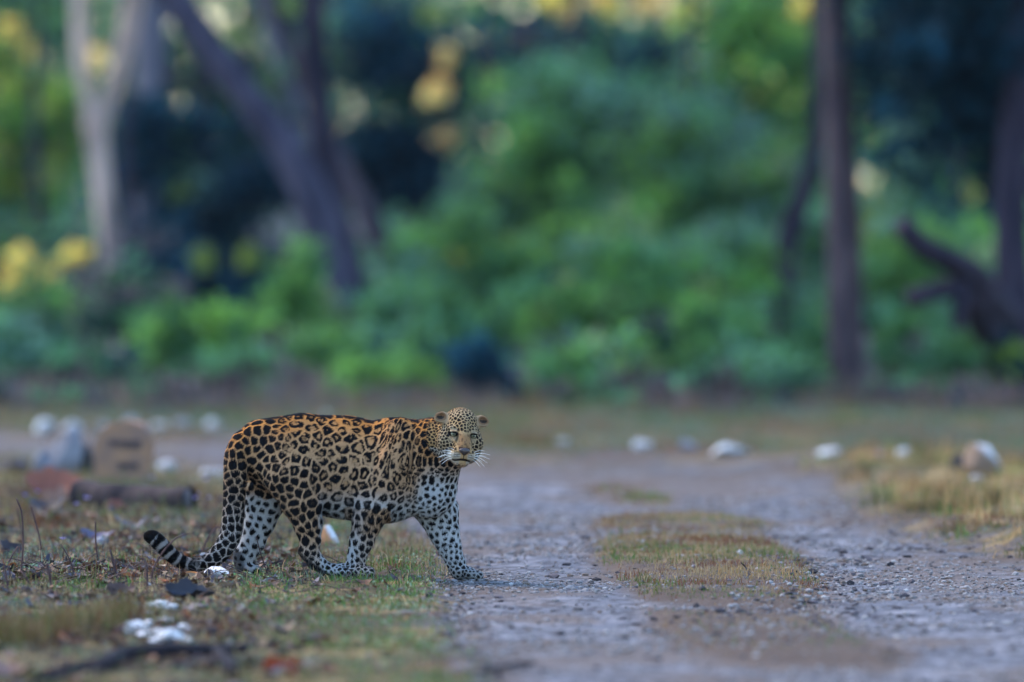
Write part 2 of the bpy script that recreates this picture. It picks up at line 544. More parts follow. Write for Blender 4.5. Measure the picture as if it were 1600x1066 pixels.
x, y = sample(9000, 17.8, 29)
tr, st, px, py = masks(x, y); P = np.stack([x, y, 0 * x], -1)
rim = 1.2 * np.exp(-((px - 1285 + (py - 900) * .1) / 75) ** 2) * smooth(985, 930, py) * smooth(850, 880, py) + np.exp(-((px - 715) / 36) ** 2) * smooth(860, 890, py) + .9 * np.exp(-((py - 955) / 14) ** 2) * smooth(950, 1050, px) * smooth(1500, 1300, px) + .5 * np.exp(-((px - 1480) / 90) ** 2 - ((py - 850) / 16) ** 2)
k = (RNG.uniform(0, 1, len(x)) < .035 + rim * .5) & (tr > -25)
x, y = x[k], y[k]
pebbles('dark_clods', x, y, np.minimum(RNG.gamma(4, .0022, len(x)) + .003, .022), np.array([.040, .036, .042]) * RNG.uniform(.6, 2.2, (len(x), 1)), label='dark crumbled clods of earth heaped along the edges of the wheel ruts', cat='clods', mat=m_peb, rough=.4)

# dead leaf: a curled blade with midrib fold
def leaf_geo(L, W, curl, fold, seed, n=7):
    r_ = np.random.default_rng(seed)
    t = np.linspace(0, 1, n)
    w = W * np.sin(math.pi * np.clip(t, .03, .97) ** .85) ** .8 * (1 + .12 * r_.normal(size=n))
    zc = curl * L * (t - .5) ** 2 * 4 * .5
    xs = (t - .5) * L
    tw = np.linspace(-.4, .6, n) * r_.uniform(-1, 1)
    rows = []
    for s in (-1, -.5, 0, .5, 1):
        yy = s * w * math.cos(fold)
        zz = zc + np.abs(s) * w * math.sin(fold) + s * w * np.sin(tw) + .05 * W * r_.normal(size=n)
        rows.append(np.stack([xs, yy, zz], -1))
    V_ = np.array(rows).reshape(-1, 3)
    V_[:, 2] -= V_[:, 2].min()
    i = np.arange(4)[:, None] * n + np.arange(n - 1)[None]
    q = np.stack([i, i + 1, i + n + 1, i + n], -1).reshape(-1, 4)
    # thickness
    V2 = V_ + [0, 0, .0012]
    q2 = (q + len(V_))
    return np.vstack([V_, V2]), np.vstack([q[:, ::-1], q2])

LEAFCOL = [np.array(c) for c in ((.075, .045, .035), (.13, .065, .04), (.045, .040, .055), (.10, .085, .10), (.24, .085, .035), (.20, .14, .09))]
x, y = sample(26000, 18.3, 31)
tr, st, px, py = masks(x, y); P = np.stack([x, y, 0 * x], -1)
k = (px < 640) & (tr < -5) & (RNG.uniform(0, 1, len(x)) < (.04 + 1.3 * smooth(.48, .58, fbm(P, 2, 601))) * smooth(560, 220, px) * 1.2 + .04)
x, y = x[k], y[k]
lv, lq, lc, o_ = [], [], [], 0
zz = G(x, y)
tmpl = [leaf_geo(1, .32, RNG.uniform(.1, .7), RNG.uniform(.1, .7), i, 5) for i in range(14)]
for i in range(len(x)):
    v, q = tmpl[i % 14]
    L_ = RNG.uniform(.02, .085)
    R_ = np.array(Matrix.Rotation(RNG.uniform(0, 6.28), 3, 'Z') @ Matrix.Rotation(RNG.normal(0, .35), 3, 'X') @ Matrix.Rotation(RNG.normal(0, .25), 3, 'Y'))
    v = (v * L_) @ R_.T + [x[i], y[i], zz[i] + .006]
    lv.append(v); lq.append(q + o_); o_ += len(v)
    lc.append(np.repeat([LEAFCOL[RNG.choice(6, p=[.30, .22, .2, .13, .05, .10])] * RNG.uniform(.7, 1.4)], len(v), 0))
m_leaf = attr_mat('dead_leaf', rough=.5, spec=.18, bump=(90, .002))
add_obj('leaf_litter', make_mesh('leaf_litter', np.vstack(lv), np.vstack(lq), m_leaf, np.vstack(lc)), kind='stuff', label='small brown and grey fallen leaves scattered through the left verge turf', cat='leaf litter')
print('litter', len(x))
# fine sticks lying in the turf
x, y = sample(5200, 18.5, 30)
tr, st, px, py = masks(x, y); P = np.stack([x, y, 0 * x], -1)
k = (px < 660) & (tr < -5) & (RNG.uniform(0, 1, len(x)) < smooth(660, 350, px))
x, y = x[k], y[k]; z = G(x, y)
gg = []
for i in range(len(x)):
    a = RNG.uniform(0, 6.28); L_ = RNG.uniform(.04, .16); d = np.array([math.cos(a), math.sin(a) * .6, RNG.uniform(0, .45)]) * L_
    p0 = np.array([x[i], y[i], z[i] + .006]); gg.append(tube([p0, p0 + d * .5 + RNG.normal(0, .006, 3), p0 + d], [.0016, .0022, .0008], seg=4, n=2, cap=False))
v, f = join_geo(gg)
add_obj('twig_litter', make_mesh('twig_litter', v, f, plain('twig_litter', (.040, .030, .032), noise=(3, (.13, .095, .085)), spec=.1)), kind='stuff', label='tangle of fine dark and grey twigs lying in the left verge turf', cat='twigs')
# broad-leaved herbs between the grass: tiny pale green leaves
def tiny_leaves(name, label, cat, x, y, z0, size, cols, mat, up=.5):
    n = len(x)
    nn_ = RNG.normal(size=(n, 3)); nn_[:, 2] = np.abs(nn_[:, 2]) + up; nn_ /= np.linalg.norm(nn_, axis=1)[:, None]
    u = np.cross(nn_, RNG.normal(size=(n, 3))); u /= np.linalg.norm(u, axis=1)[:, None]; v = np.cross(nn_, u)
    c = np.stack([x, y, z0], -1)
    s = size[:, None]
    V_ = np.stack([c - u * s, c - v * s * .5, c + u * s, c + v * s * .5], 1).reshape(-1, 3)
    q = np.arange(n * 4).reshape(-1, 4)
    add_obj(name, make_mesh(name, V_, q, mat, np.repeat(cols, 4, 0).clip(0, 1)), kind='stuff', label=label, cat=cat)
x, y = sample(60000, 18.5, 30)
tr, st, px, py = masks(x, y); P = np.stack([x, y, 0 * x], -1)
k = (px < 680) & (tr < -5) & (RNG.uniform(0, 1, len(x)) < smooth(.50, .62, fbm(P, 3, 701)) * .8)
x, y = x[k], y[k]
wv = RNG.uniform(0, 1, (len(x), 1))
cols = np.where(wv < .5, np.array([.15, .23, .15]), np.where(wv < .8, np.array([.08, .17, .05]), np.array([.24, .27, .16]))) * RNG.uniform(.7, 1.3, (len(x), 1))
tiny_leaves('ground_herbs', 'small pale green herb leaves creeping through the left verge turf', 'ground cover', x, y, G(x, y) + RNG.uniform(.004, .03, len(x)), RNG.uniform(.004, .011, len(x)), cols, m_grass)
# ------------------------------------------------------------------ woodland
def bark(name, c1, c2, scale=9):
    m, nt, b = nodes_of(name)
    tc = N(nt, 'ShaderNodeTexCoord'); mp = N(nt, 'ShaderNodeMapping'); mp.inputs['Scale'].default_value = (1, 1, .22)
    nt.links.new(tc.outputs['Object'], mp.inputs['Vector'])
    n = N(nt, 'ShaderNodeTexNoise'); n.inputs['Scale'].default_value = scale; n.inputs['Detail'].default_value = 6
    nt.links.new(mp.outputs[0], n.inputs['Vector'])
    r = N(nt, 'ShaderNodeValToRGB'); r.color_ramp.elements[0].position = .38; r.color_ramp.elements[1].position = .64
    r.color_ramp.elements[0].color = (*c1, 1); r.color_ramp.elements[1].color = (*c2, 1)
    nt.links.new(n.outputs['Fac'], r.inputs['Fac']); nt.links.new(r.outputs[0], b.inputs['Base Color'])
    bu = N(nt, 'ShaderNodeBump'); bu.inputs['Strength'].default_value = .8; bu.inputs['Distance'].default_value = .03
    nt.links.new(n.outputs['Fac'], bu.inputs['Height']); nt.links.new(bu.outputs[0], b.inputs['Normal'])
    b.inputs['Roughness'].default_value = .9; b.inputs['Specular IOR Level'].default_value = .08
    return m
B_DARK = bark('bark_dark', (.016, .014, .026), (.040, .032, .050))
B_SLATE = bark('bark_slate', (.032, .030, .052), (.075, .068, .105))
B_PLUM = bark('bark_plum', (.035, .028, .04), (.08, .06, .075))
B_MID = bark('bark_brown', (.038, .028, .038), (.085, .062, .072))
B_PALE = bark('bark_pale', (.20, .15, .15), (.56, .42, .37), 5)
B_GREY = bark('bark_grey', (.08, .08, .11), (.16, .15, .19), 6)
m_foliage = attr_mat('foliage', rough=.6, spec=.06, translucent=.45)

LT = {'tg': (.072, .195, .100), 'g': (.080, .200, .060), 'bg': (.125, .290, .060), 'yg': (.20, .30, .050), 'y': (.90, .66, .16), 'o': (.92, .56, .24),  # 'y', 'o': sunlit glints put into leaf colour
      'dk': (.006, .026, .042), 'db': (.008, .048, .085), 'teal': (.095, .200, .165), 'olive': (.11, .13, .055), 'br': (.085, .078, .088), 'pale': (.20, .27, .13)}  # 'dk', 'db': the wood's shade and blue haze put into leaf colour
LT = {k: np.array(v) for k, v in LT.items()}

def leaf_cloud(blobs, origin, seed=0, aspect=.5, face=None):
    """blobs: (centre world, (rx,ry,rz), n leaves, size, [colour keys with weights]) -> verts, quads, colours
    leaves gather in twig-sized clumps with gaps between them"""
    r_ = np.random.default_rng(seed)
    Vs, Cs = [], []
    for c, rad, n, size, keys in blobs:
        nc = max(6, int(n / 26))
        d = r_.normal(size=(nc, 3)); d /= np.linalg.norm(d, axis=1)[:, None]
        q = d * np.abs(r_.normal(.62, .52, (nc, 1))) * np.asarray(rad)
        lump = r_.normal(size=(4, 3)) * np.asarray(rad) * .45          # uneven outline: the mass is drawn to a few boughs
        q = q * .75 + lump[r_.integers(0, 4, nc)]
        cr_ = min(rad) * .16 + size * .9
        ks = [k for k, w in keys]; ws = np.array([w for k, w in keys], float); ws /= ws.sum()
        kc = r_.choice(len(ks), nc, p=ws)
        cb = r_.uniform(.45, 1.6, nc)
        own = r_.integers(0, nc, n)
        p = q[own] + r_.normal(size=(n, 3)) * cr_ * np.array([1, 1, .7])
        p = p + np.asarray(c)
        nn_ = r_.normal(size=(n, 3)) + ([0, 0, .6] if face is None else np.asarray(face) * 2.5); nn_ /= np.linalg.norm(nn_, axis=1)[:, None]
        u = np.cross(nn_, r_.normal(size=(n, 3))); u /= np.linalg.norm(u, axis=1)[:, None]; v = np.cross(nn_, u)
        s = (size * r_.uniform(.6, 1.3, n))[:, None]
        p[:, 2] = np.maximum(p[:, 2], .03)
        Vs.append(np.stack([p - u * s, p - v * s * aspect, p + u * s, p + v * s * aspect], 1).reshape(-1, 3))
        col_ = np.array([LT[k] for k in ks])[kc[own]] * (cb[own] * r_.uniform(.75, 1.3, n))[:, None]
        Cs.append(np.repeat(col_, 4, 0))
    V_ = np.vstack(Vs) - origin
    return V_, np.arange(len(V_)).reshape(-1, 4), np.vstack(Cs).clip(0, 1)

def tree(label, paths, mat, blobs=(), cat='tree', name='tree', group=None, seed=0, Y=None, rough=.10):
    """paths: lists of (px, py, radius px at Y, Y)"""
    first = paths[0][0]
    base = at(first[0], first[1], first[3])
    base[2] = G(base[0], base[1])[0]
    root = empty(name, base, label, cat, group)
    main = True
    for pth in paths:
        P_ = [at(a, b, d) - base for a, b, r, d in pth]
        if main: P_[0] = np.array([0, 0, -.25])
        R_ = [r * d / F_PX for a, b, r, d in pth]
        v, q, t = tube(P_, R_, seg=14, n=6, rough=rough, rscale=2.5, seed=seed)
        add_obj('trunk' if main else 'limb', make_mesh(name + '_wood', v, [q, t], mat, None, True), root)
        main = False
    if blobs:
        v, q, c = leaf_cloud(blobs, base, seed)
        add_obj('crown', make_mesh(name + '_crown', v, q, m_foliage, c), root)
    return root

def blob(px, py, Y, rx, rz, n, size, keys, ry=None):
    """foliage mass centred on a photo pixel at depth Y; rx, rz in photo pixels"""
    s = Y / F_PX
    return (at(px, py, Y), (rx * s, (ry if ry else max(rx, rz) * s * .8), rz * s), n, size, keys)

def crown_above(px, Y, n=2600, r=2.6, h=7.0, keys=(('dk', 2), ('g', 1), ('tg', 1)), size=.11):
    p = at(px, 300, Y)
    return ((p[0], p[1], h), (r, r, 1.9), int(n * .6), size, list(keys))

def shrub(label, px, py, Y, rx, rz, n, size, keys, group=None, name='shrub', seed=0, cat='shrub'):
    c = at(px, py, Y)
    base = np.array([c[0], Y, G(c[0], Y)[0]])
    root = empty(name, base, label, cat, group)
    r_ = np.random.default_rng(seed + 900)
    st_ = []
    for k in range(5):
        tip = c - base + r_.normal(size=3) * np.array([rx, rx, rz]) * Y / F_PX * .5
        b0 = np.array([r_.normal() * .04, r_.normal() * .04, -.03])
        st_.append(tube([b0, b0 * .5 + tip * .5 + r_.normal(size=3) * .03, tip], [.012, .008, .003], seg=5, n=3))
    v, f = join_geo(st_)
    add_obj('stem', make_mesh(name + '_stem', v, f, B_DARK, None, True), root)
    v, q, cc_ = leaf_cloud([blob(px, py, Y, rx, rz, n, size, keys)], base, seed)
    add_obj('foliage', make_mesh(name + '_foliage', v, q, m_foliage, cc_), root)
    return root

# pale forked tree, left
tree('pale barked forked tree at the far left, two limbs parting from one trunk',
     [[(178, 600, 14, 52), (174, 430, 14, 52), (165, 330, 15, 52), (152, 230, 17, 52), (148, 195, 22, 52)],
      [(148, 200, 17, 52), (134, 140, 10, 52), (126, 70, 13, 52), (124, -60, 12, 52)],
      [(152, 200, 17, 52), (178, 130, 12, 52), (203, 30, 16, 52), (220, -120, 15, 52), (230, -700, 8, 52)]],
     B_PALE, [crown_above(180, 52, 1800)], seed=1)
tree('grey trunk rising close behind the pale forked tree',
     [[(215, 590, 18, 58), (225, 300, 20, 58), (236, 100, 26, 58), (238, -200, 22, 58), (240, -800, 9, 58)]], B_GREY, [crown_above(240, 58, 1500)], seed=2)
# dark leaning tree with a second upright trunk
tree('thick dark tree leaning to the left, crossing an upright trunk',
     [[(548, 560, 30, 49), (532, 470, 29, 49), (505, 360, 31, 49), (478, 290, 29, 49), (430, 210, 26, 49), (370, 130, 26, 49), (318, 60, 26, 49), (262, -20, 24, 49), (130, -220, 20, 49), (-100, -640, 10, 49)]],
     B_SLATE, [crown_above(300, 49, 2200, 2.4)], seed=3)
tree('upright dark trunk meeting the leaning tree low down',
     [[(565, 560, 26, 50), (545, 440, 25, 50), (522, 330, 24, 50), (505, 230, 21, 50), (496, 120, 20, 50), (488, 0, 20, 50), (486, -300, 17, 50), (490, -800, 8, 50)]],
     B_DARK, [crown_above(500, 50, 2200, 2.2)], seed=4)
tree('brownish slanting trunk right of the dark crossing pair',
     [[(640, 560, 17, 53), (612, 460, 18, 53), (580, 350, 17, 53), (540, 270, 16, 53), (505, 190, 14, 53), (450, 60, 12, 53), (410, -60, 11, 53), (360, -500, 6, 53)]],
     B_PLUM, seed=5)
tree('slim pale blue-grey trunk at the top, left of the upright dark trunk',
     [[(520, 560, 12, 62), (480, 300, 13, 62), (452, 130, 17, 62), (430, 60, 18, 62), (405, -40, 17, 62), (360, -400, 8, 62)]], B_GREY, seed=6)
tree('straight tall brown trunk right of centre',
     [[(1324, 655, 31, 45), (1322, 600, 28, 45), (1320, 400, 27.5, 45), (1313, 200, 24, 45), (1304, 0, 22.5, 45), (1298, -300, 20, 45), (1290, -900, 9, 45)]],
     B_MID, [crown_above(1300, 45, 2000, 2.0)], seed=7, rough=.05)
tree('thin curved dark trunk just left of the straight brown one',
     [[(1238, 575, 21, 48), (1228, 510, 19, 48), (1222, 440, 18, 48), (1232, 370, 17, 48), (1256, 300, 15, 48), (1272, 240, 14, 48), (1275, 120, 9, 48), (1268, -100, 6, 48)]],
     B_DARK, seed=8)
tree('dark gnarled tree at the right edge under a heavy dark crown',
     [[(1592, 670, 32, 44), (1588, 560, 32, 44), (1582, 430, 28, 44), (1580, 300, 27, 44), (1590, 120, 26, 44), (1600, -200, 20, 44)],
      [(1580, 500, 26, 44), (1545, 475, 28, 43.3), (1520, 430, 24, 42.7), (1480, 405, 20, 42.3), (1440, 385, 19, 42.1), (1408, 350, 17, 42)],
      [(1560, 470, 20, 43.6), (1520, 452, 19, 42.9), (1480, 452, 16, 42.4), (1425, 466, 15, 42.1)],
      [(1505, 445, 14, 42.5), (1500, 480, 12, 42.4), (1497, 515, 9, 42.4)],
      [(1565, 540, 24, 43.8), (1530, 500, 24, 43.2), (1525, 460, 20, 42.8)]],
     B_DARK,
     [blob(1500, 60, 44.5, 110, 110, 5200, .055, [('dk', 8), ('db', 4), ('teal', .4)]),
      blob(1560, 220, 44.5, 80, 90, 3600, .055, [('dk', 9), ('db', 3)]),
      blob(1400, 120, 45.0, 55, 80, 1500, .055, [('dk', 5), ('db', 4), ('teal', 1.5)]),
      blob(1590, 20, 44.0, 90, 140, 4200, .055, [('dk', 9), ('db', 2)]),
      blob(1430, 230, 44.7, 50, 55, 1000, .05, [('db', 4), ('teal', 2), ('g', .6)]),
      crown_above(1530, 44, 3800, 2.6, 5.6, (('dk', 6), ('db', 4)))], seed=9)

# dense trees of the middle left, forest shade put into dark leaf colours
def thicket(label, Y, blobs_, stem_px, seed, name='shade_toned_tree'):
    tree(label, [[(stem_px, 600, 9, Y), (stem_px + 6, 420, 8, Y), (stem_px - 4, 250, 7, Y), (stem_px, 60, 5, Y)]], B_DARK,
         blobs_, seed=seed, name=name)
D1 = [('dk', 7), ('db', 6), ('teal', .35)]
thicket('dark blue-green tree mass between the upright trunk and the clearing', 60,
        [blob(620, 270, 60, 75, 95, 3600, .075, D1), blob(640, 140, 60, 80, 80, 2800, .075, D1 + [('g', 1.2)]), blob(590, 60, 61, 80, 60, 2000, .075, [('dk', 4), ('tg', 3), ('olive', 1)]),
         blob(700, 320, 61, 60, 50, 1500, .075, D1)], 650, 11)
thicket('dark bushy tree behind the pale forked trunk', 59,
        [blob(300, 240, 59, 105, 90, 4200, .075, [('dk', 6), ('db', 4), ('g', 1.6)]), blob(390, 350, 58, 90, 70, 3000, .075, D1), blob(280, 370, 58, 80, 60, 2400, .075, D1), blob(235, 250, 57, 55, 70, 1800, .075, [('dk', 5), ('db', 3), ('g', 1)]),
         blob(320, 120, 60, 80, 60, 2000, .075, [('dk', 3), ('g', 3), ('olive', 2)])], 320, 12)
thicket('dark tree in the top centre beneath the glowing gaps', 64,
        [blob(830, 60, 64, 60, 45, 1700, .08, D1 + [('olive', 1)]), blob(1020, 90, 64, 60, 50, 1700, .08, D1 + [('tg', 2)]), blob(930, 110, 65, 90, 50, 1800, .08, [('g', 4), ('dk', 3), ('tg', 3)])], 960, 13)
thicket('shadowy low tree left of the dark crossing trunks', 55,
        [blob(190, 455, 50.8, 70, 45, 900, .06, [('tg', 3), ('br', 3), ('dk', 3)]), blob(230, 440, 55, 90, 55, 2200, .07, D1 + [('br', 2)]), blob(420, 430, 55, 60, 40, 1400, .07, D1 + [('tg', 2)]), blob(90, 500, 54, 90, 45, 1800, .07, [('dk', 3), ('tg', 5), ('br', 2)])], 200, 14)

MG = [('tg', 5), ('g', 5), ('teal', 3), ('dk', 2)]
tree_rows = [
    ('mid green leafy tree filling the centre of the wood', 900, 56, [(900, 210, 110, 90, 3000), (860, 330, 95, 70, 2400)], [('tg', 4), ('g', 5), ('teal', 5), ('bg', 1), ('dk', .6)]),
    ('bright teal-green tree between the centre and the curved trunk', 1080, 55, [(1060, 230, 100, 80, 3000), (1120, 330, 90, 80, 2600)], [('bg', 2.2), ('teal', 5), ('tg', 3), ('g', 2)]),
    ('yellow-green tree at the top, left of the straight brown trunk', 1190, 57, [(1180, 60, 90, 70, 2600), (1215, 170, 75, 75, 2200)], [('bg', 4), ('g', 4), ('yg', 1.5), ('y', .35)]),
    ('light green tree between the straight trunk and the dark crown', 1390, 58, [(1380, 80, 60, 80, 1900), (1400, 230, 80, 70, 2200), (1430, 330, 90, 70, 2300)], [('bg', 3), ('g', 4), ('yg', 1), ('tg', 2)]),
    ('sunlit green tree at the far left edge', 30, 62, [(20, 150, 80, 70, 2000), (90, 230, 70, 60, 1500), (10, 290, 80, 60, 1700)], [('bg', 3), ('yg', 3.5), ('g', 3), ('y', .8)]),
    ('green tree at the right behind the gnarled branches', 1500, 56, [(1500, 360, 90, 60, 2200), (1460, 470, 90, 60, 2200)], [('bg', 2), ('g', 4), ('tg', 3), ('yg', .8)]),
    ('muted green tree behind the milestone', 60, 56, [(60, 400, 100, 60, 2200), (180, 520, 90, 50, 1600)], [('tg', 5), ('g', 2), ('dk', 2), ('br', 1)]),
    ('small green tree behind the dark hollow in the centre', 760, 57, [(760, 400, 90, 55, 2200), (700, 460, 90, 40, 1600)], [('tg', 4), ('g', 4), ('bg', 1.5), ('yg', .8), ('dk', 1)]),
]
for i, (lab, sp, Y, bl, keys) in enumerate(tree_rows):
    tree(lab, [[(sp, 600, 10, Y), (sp + 8, 420, 9, Y), (sp - 6, 240, 8, Y), (sp, 40, 6, Y), (sp + 20, -300, 4, Y)]], B_DARK,
         [blob(a, b, Y, rx, rz, n, .07, keys) for a, b, rx, rz, n in bl], seed=40 + i, name='leafy_tree')

# sunlit glints deep in the wood, put in as yellow and orange leaf clumps
glow = [(12, 45, 24, 'y'), (20, 125, 26, 'yg'), (85, 150, 30, 'yg'), (95, 255, 30, 'yg'), (30, 410, 24, 'y'), (72, 432, 18, 'y'), (118, 402, 22, 'y'), (310, 404, 16, 'yg'), (395, 402, 20, 'yg'), (466, 408, 20, 'yg'),
        (355, 70, 22, 'yg'), (395, 30, 20, 'olive'), (450, 12, 16, 'yg'), (672, 22, 20, 'yg'), (695, 98, 16, 'o'), (682, 145, 16, 'o'), (696, 212, 17, 'o'), (770, 125, 32, 'yg'), (815, 60, 16, 'br'),
        (726, 372, 18, 'yg'), (728, 408, 18, 'yg'), (822, 378, 20, 'yg'), (860, 8, 24, 'y'), (925, 4, 30, 'o'), (1036, 6, 26, 'o'), (1080, 12, 16, 'y'), (1100, 92, 20, 'o'), (1108, 128, 15, 'y'), (1160, 78, 18, 'y'),
        (1185, 138, 20, 'yg'), (1020, 335, 15, 'o'), (820, 486, 15, 'br'), (1365, 70, 22, 'yg'), (1520, 300, 14, 'o'), (282, 305, 15, 'yg'), (388, 262, 18, 'olive'), (270, 120, 18, 'br'), (1260, 60, 24, 'yg'), (1440, 280, 18, 'yg'),
        (900, 18, 18, 'o'), (955, 12, 16, 'y'), (1005, 10, 14, 'o'), (1140, 100, 14, 'y'), (1250, 8, 18, 'y'), (50, 85, 16, 'y'), (150, 95, 16, 'o'), (690, 135, 12, 'o'), (715, 395, 14, 'y'), (15, 440, 16, 'y')]
words = {'y': 'golden yellow', 'o': 'orange', 'yg': 'yellow-green', 'olive': 'olive', 'br': 'brownish'}
def spot(px, py):
    v_ = 'near the top edge' if py < 110 else 'high up' if py < 300 else 'low down'
    return v_
fixed = [(180, 'at the far left'), (560, 'by the crossing trunks'), (800, 'above the leopard'), (1120, 'in mid wood'), (1300, 'beside the straight trunk'), (1700, 'near the right crown')]
seen_l = {}
for i, (a, b, r, k) in enumerate(glow):
    where = next(w for lim, w in fixed if a < lim)
    lab0 = f'{words[k]} glint-coloured leaf spray {where}, {spot(a, b)}'
    n_ = seen_l.get(lab0, 0); seen_l[lab0] = n_ + 1
    if n_: lab0 += [', second such', ', third such', ', fourth such', ', fifth such', ', sixth such', ', seventh such'][min(n_ - 1, 5)]
    Y = 54.0 if b > 350 else 58.0
    c = at(a, b, Y)
    root = empty('glint_leaf_spray', c, lab0, 'foliage', 'leaf sprays coloured as sunlit glints in the wood')
    v, q, cc_ = leaf_cloud([blob(a, b, Y, r * .62, r * .75, 170, .036, [(k, 5), (k if k != 'o' else 'y', 2)])], c, 300 + i, face=(-.48, -.59, .65))
    add_obj('leaves', make_mesh('glint_leaf_spray', v, q, m_foliage, cc_), root)
    s0 = np.random.default_rng(i)
    v, q, t = tube([np.array([.02, .02, .55]), np.array([s0.normal() * .05, .02, .25]), np.zeros(3)], [.010, .007, .003], seg=5, n=3)
    add_obj('twig', make_mesh('glint_leaf_spray_twig', v, [q, t], B_DARK), root)

# shrubs along the forest edge: (px, py, Y, rx, rz, n, keys, words)
shr = [
    (30, 560, 46, 90, 55, 2000, [('tg', 5), ('teal', 3), ('g', 2)], 'grey-green shrub at the left edge behind the stones'),
    (150, 580, 45, 80, 40, 1500, [('br', 3), ('tg', 4), ('dk', 2)], 'brownish green shrub above the milestone'),
    (262, 520, 47, 55, 40, 1500, [('g', 5), ('bg', 2), ('tg', 2)], 'green shrub left of the brightest small shrub'),
    (358, 508, 46, 34, 32, 1100, [('bg', 8), ('g', 1)], 'brightest green small shrub, left of the dark trunks'),
    (455, 470, 47, 45, 55, 1500, [('bg', 4), ('g', 4), ('tg', 2)], 'upright green shrub touching the leaning dark trunk'),
    (400, 570, 45, 80, 35, 1300, [('tg', 4), ('br', 3), ('g', 3)], 'low dull shrub under the brightest small shrub'),
    (520, 560, 45, 55, 35, 1400, [('g', 5), ('bg', 2), ('tg', 3)], 'green shrub at the foot of the dark trunks'),
    (590, 590, 43.5, 75, 34, 2000, [('bg', 5), ('g', 4)], 'bright low shrub above the leopard\'s back'),
    (640, 490, 48, 70, 55, 2100, [('g', 5), ('tg', 4), ('bg', 1)], 'tall green shrub right of the brown slanting trunk'),
    (735, 520, 47, 60, 60, 2100, [('g', 4), ('bg', 2), ('tg', 4)], 'green shrub above the leopard\'s head'),
    (765, 580, 43.2, 38, 30, 1600, [('db', 6), ('dk', 3)], 'small dark blue-green bush above the leopard\'s head'),
    (870, 575, 44, 60, 34, 1700, [('g', 4), ('bg', 3), ('tg', 3)], 'green shrub right of the small dark bush'),
    (850, 480, 48, 70, 50, 1900, [('tg', 4), ('g', 4), ('dk', 1)], 'dull green shrub in the middle of the forest edge'),
    (960, 500, 47, 70, 60, 2200, [('g', 6), ('bg', 2), ('olive', 2)], 'olive green shrub right of the picture\'s centre'),
    (1040, 440, 48, 70, 65, 2300, [('g', 4), ('bg', 3), ('tg', 3)], 'tall leafy shrub left of the bright patch by the curved trunk'),
    (1055, 540, 46, 60, 40, 1700, [('g', 5), ('dk', 2), ('tg', 2)], 'dark-based shrub in front of the tall leafy one'),
    (1160, 470, 47, 55, 55, 1900, [('bg', 5), ('g', 4), ('olive', 1)], 'bright green shrub just left of the curved trunk'),
    (1170, 570, 45, 70, 40, 1800, [('g', 4), ('tg', 4)], 'low shrub at the foot of the curved trunk'),
    (1270, 560, 46, 50, 55, 1500, [('g', 4), ('tg', 3), ('bg', 1)], 'shrub between the curved and the straight trunk'),
    (1265, 400, 52, 45, 80, 1700, [('tg', 3), ('g', 3), ('dk', 2)], 'tall dark green shrub between the two right-hand trunks'),
    (1390, 560, 46, 60, 60, 2000, [('g', 5), ('tg', 4)], 'green shrub right of the straight trunk'),
    (1400, 430, 50, 60, 60, 2000, [('bg', 4), ('g', 4), ('yg', 1)], 'light green tall shrub left of the gnarled branches'),
    (1490, 580, 45, 70, 50, 1900, [('tg', 4), ('g', 3), ('br', 2)], 'dull shrub under the gnarled branches'),
    (1575, 590, 43, 40, 45, 1000, [('dk', 3), ('g', 2), ('yg', 1.5)], 'dark shrub with yellow leaves at the right edge'),
    (960, 620, 42.5, 110, 26, 1500, [('br', 4), ('tg', 3), ('dk', 1)], 'low brownish scrub right of the leopard\'s head, far side'),
    (1130, 620, 42.5, 90, 26, 1400, [('br', 4), ('tg', 4), ('dk', 2)], 'low grey scrub left of the straight trunk\'s foot'),
    (250, 615, 42.5, 120, 18, 1400, [('br', 5), ('tg', 2)], 'low brown scrub behind the milestone'),
    (60, 620, 42.5, 90, 20, 1100, [('br', 4), ('tg', 3), ('dk', 1)], 'low brown scrub at the left edge'),
    (1400, 625, 42.5, 110, 30, 1500, [('br', 5), ('tg', 3), ('dk', 1)], 'low reddish scrub right of the straight trunk\'s foot'),
    (1560, 640, 42.0, 60, 26, 900, [('br', 5), ('dk', 3)], 'low dark scrub at the right edge'),
]
for i, (a, b, Y, rx, rz, n, keys, lab) in enumerate(shr):
    shrub(lab, a, b, Y, rx, rz, n, .045, keys, group='shrubs along the forest edge', seed=60 + i)

bushes = [(700, 400, 53), (560, 450, 52), (930, 400, 53), (1000, 330, 54), (1130, 390, 52), (1210, 300, 54), (880, 260, 55), (1340, 480, 50), (1440, 400, 53), (300, 560, 47), (680, 560, 46), (940, 560, 45), (1110, 520, 46), (1210, 620, 44), (560, 520, 48), (820, 420, 53), (1530, 520, 48), (60, 480, 52)]
bw = ['behind the leopard\'s shoulders, high', 'just right of the crossing trunks', 'left of the tall leafy shrub, high', 'in mid wood beneath the yellow sprays', 'behind the bright shrub by the curved trunk', 'between the right-hand trunks, highest', 'highest in the centre of the wood', 'right against the straight trunk', 'in the gap left of the gnarled branches', 'left of the crossing trunks, low', 'over the leopard\'s neck', 'right of the small dark bush, low', 'before the tall leafy shrub', 'left of the straight trunk\'s foot', 'at the foot of the slanting brown trunk', 'above the dull green middle shrub', 'below the gnarled branches', 'at the left edge beneath the golden sprays']
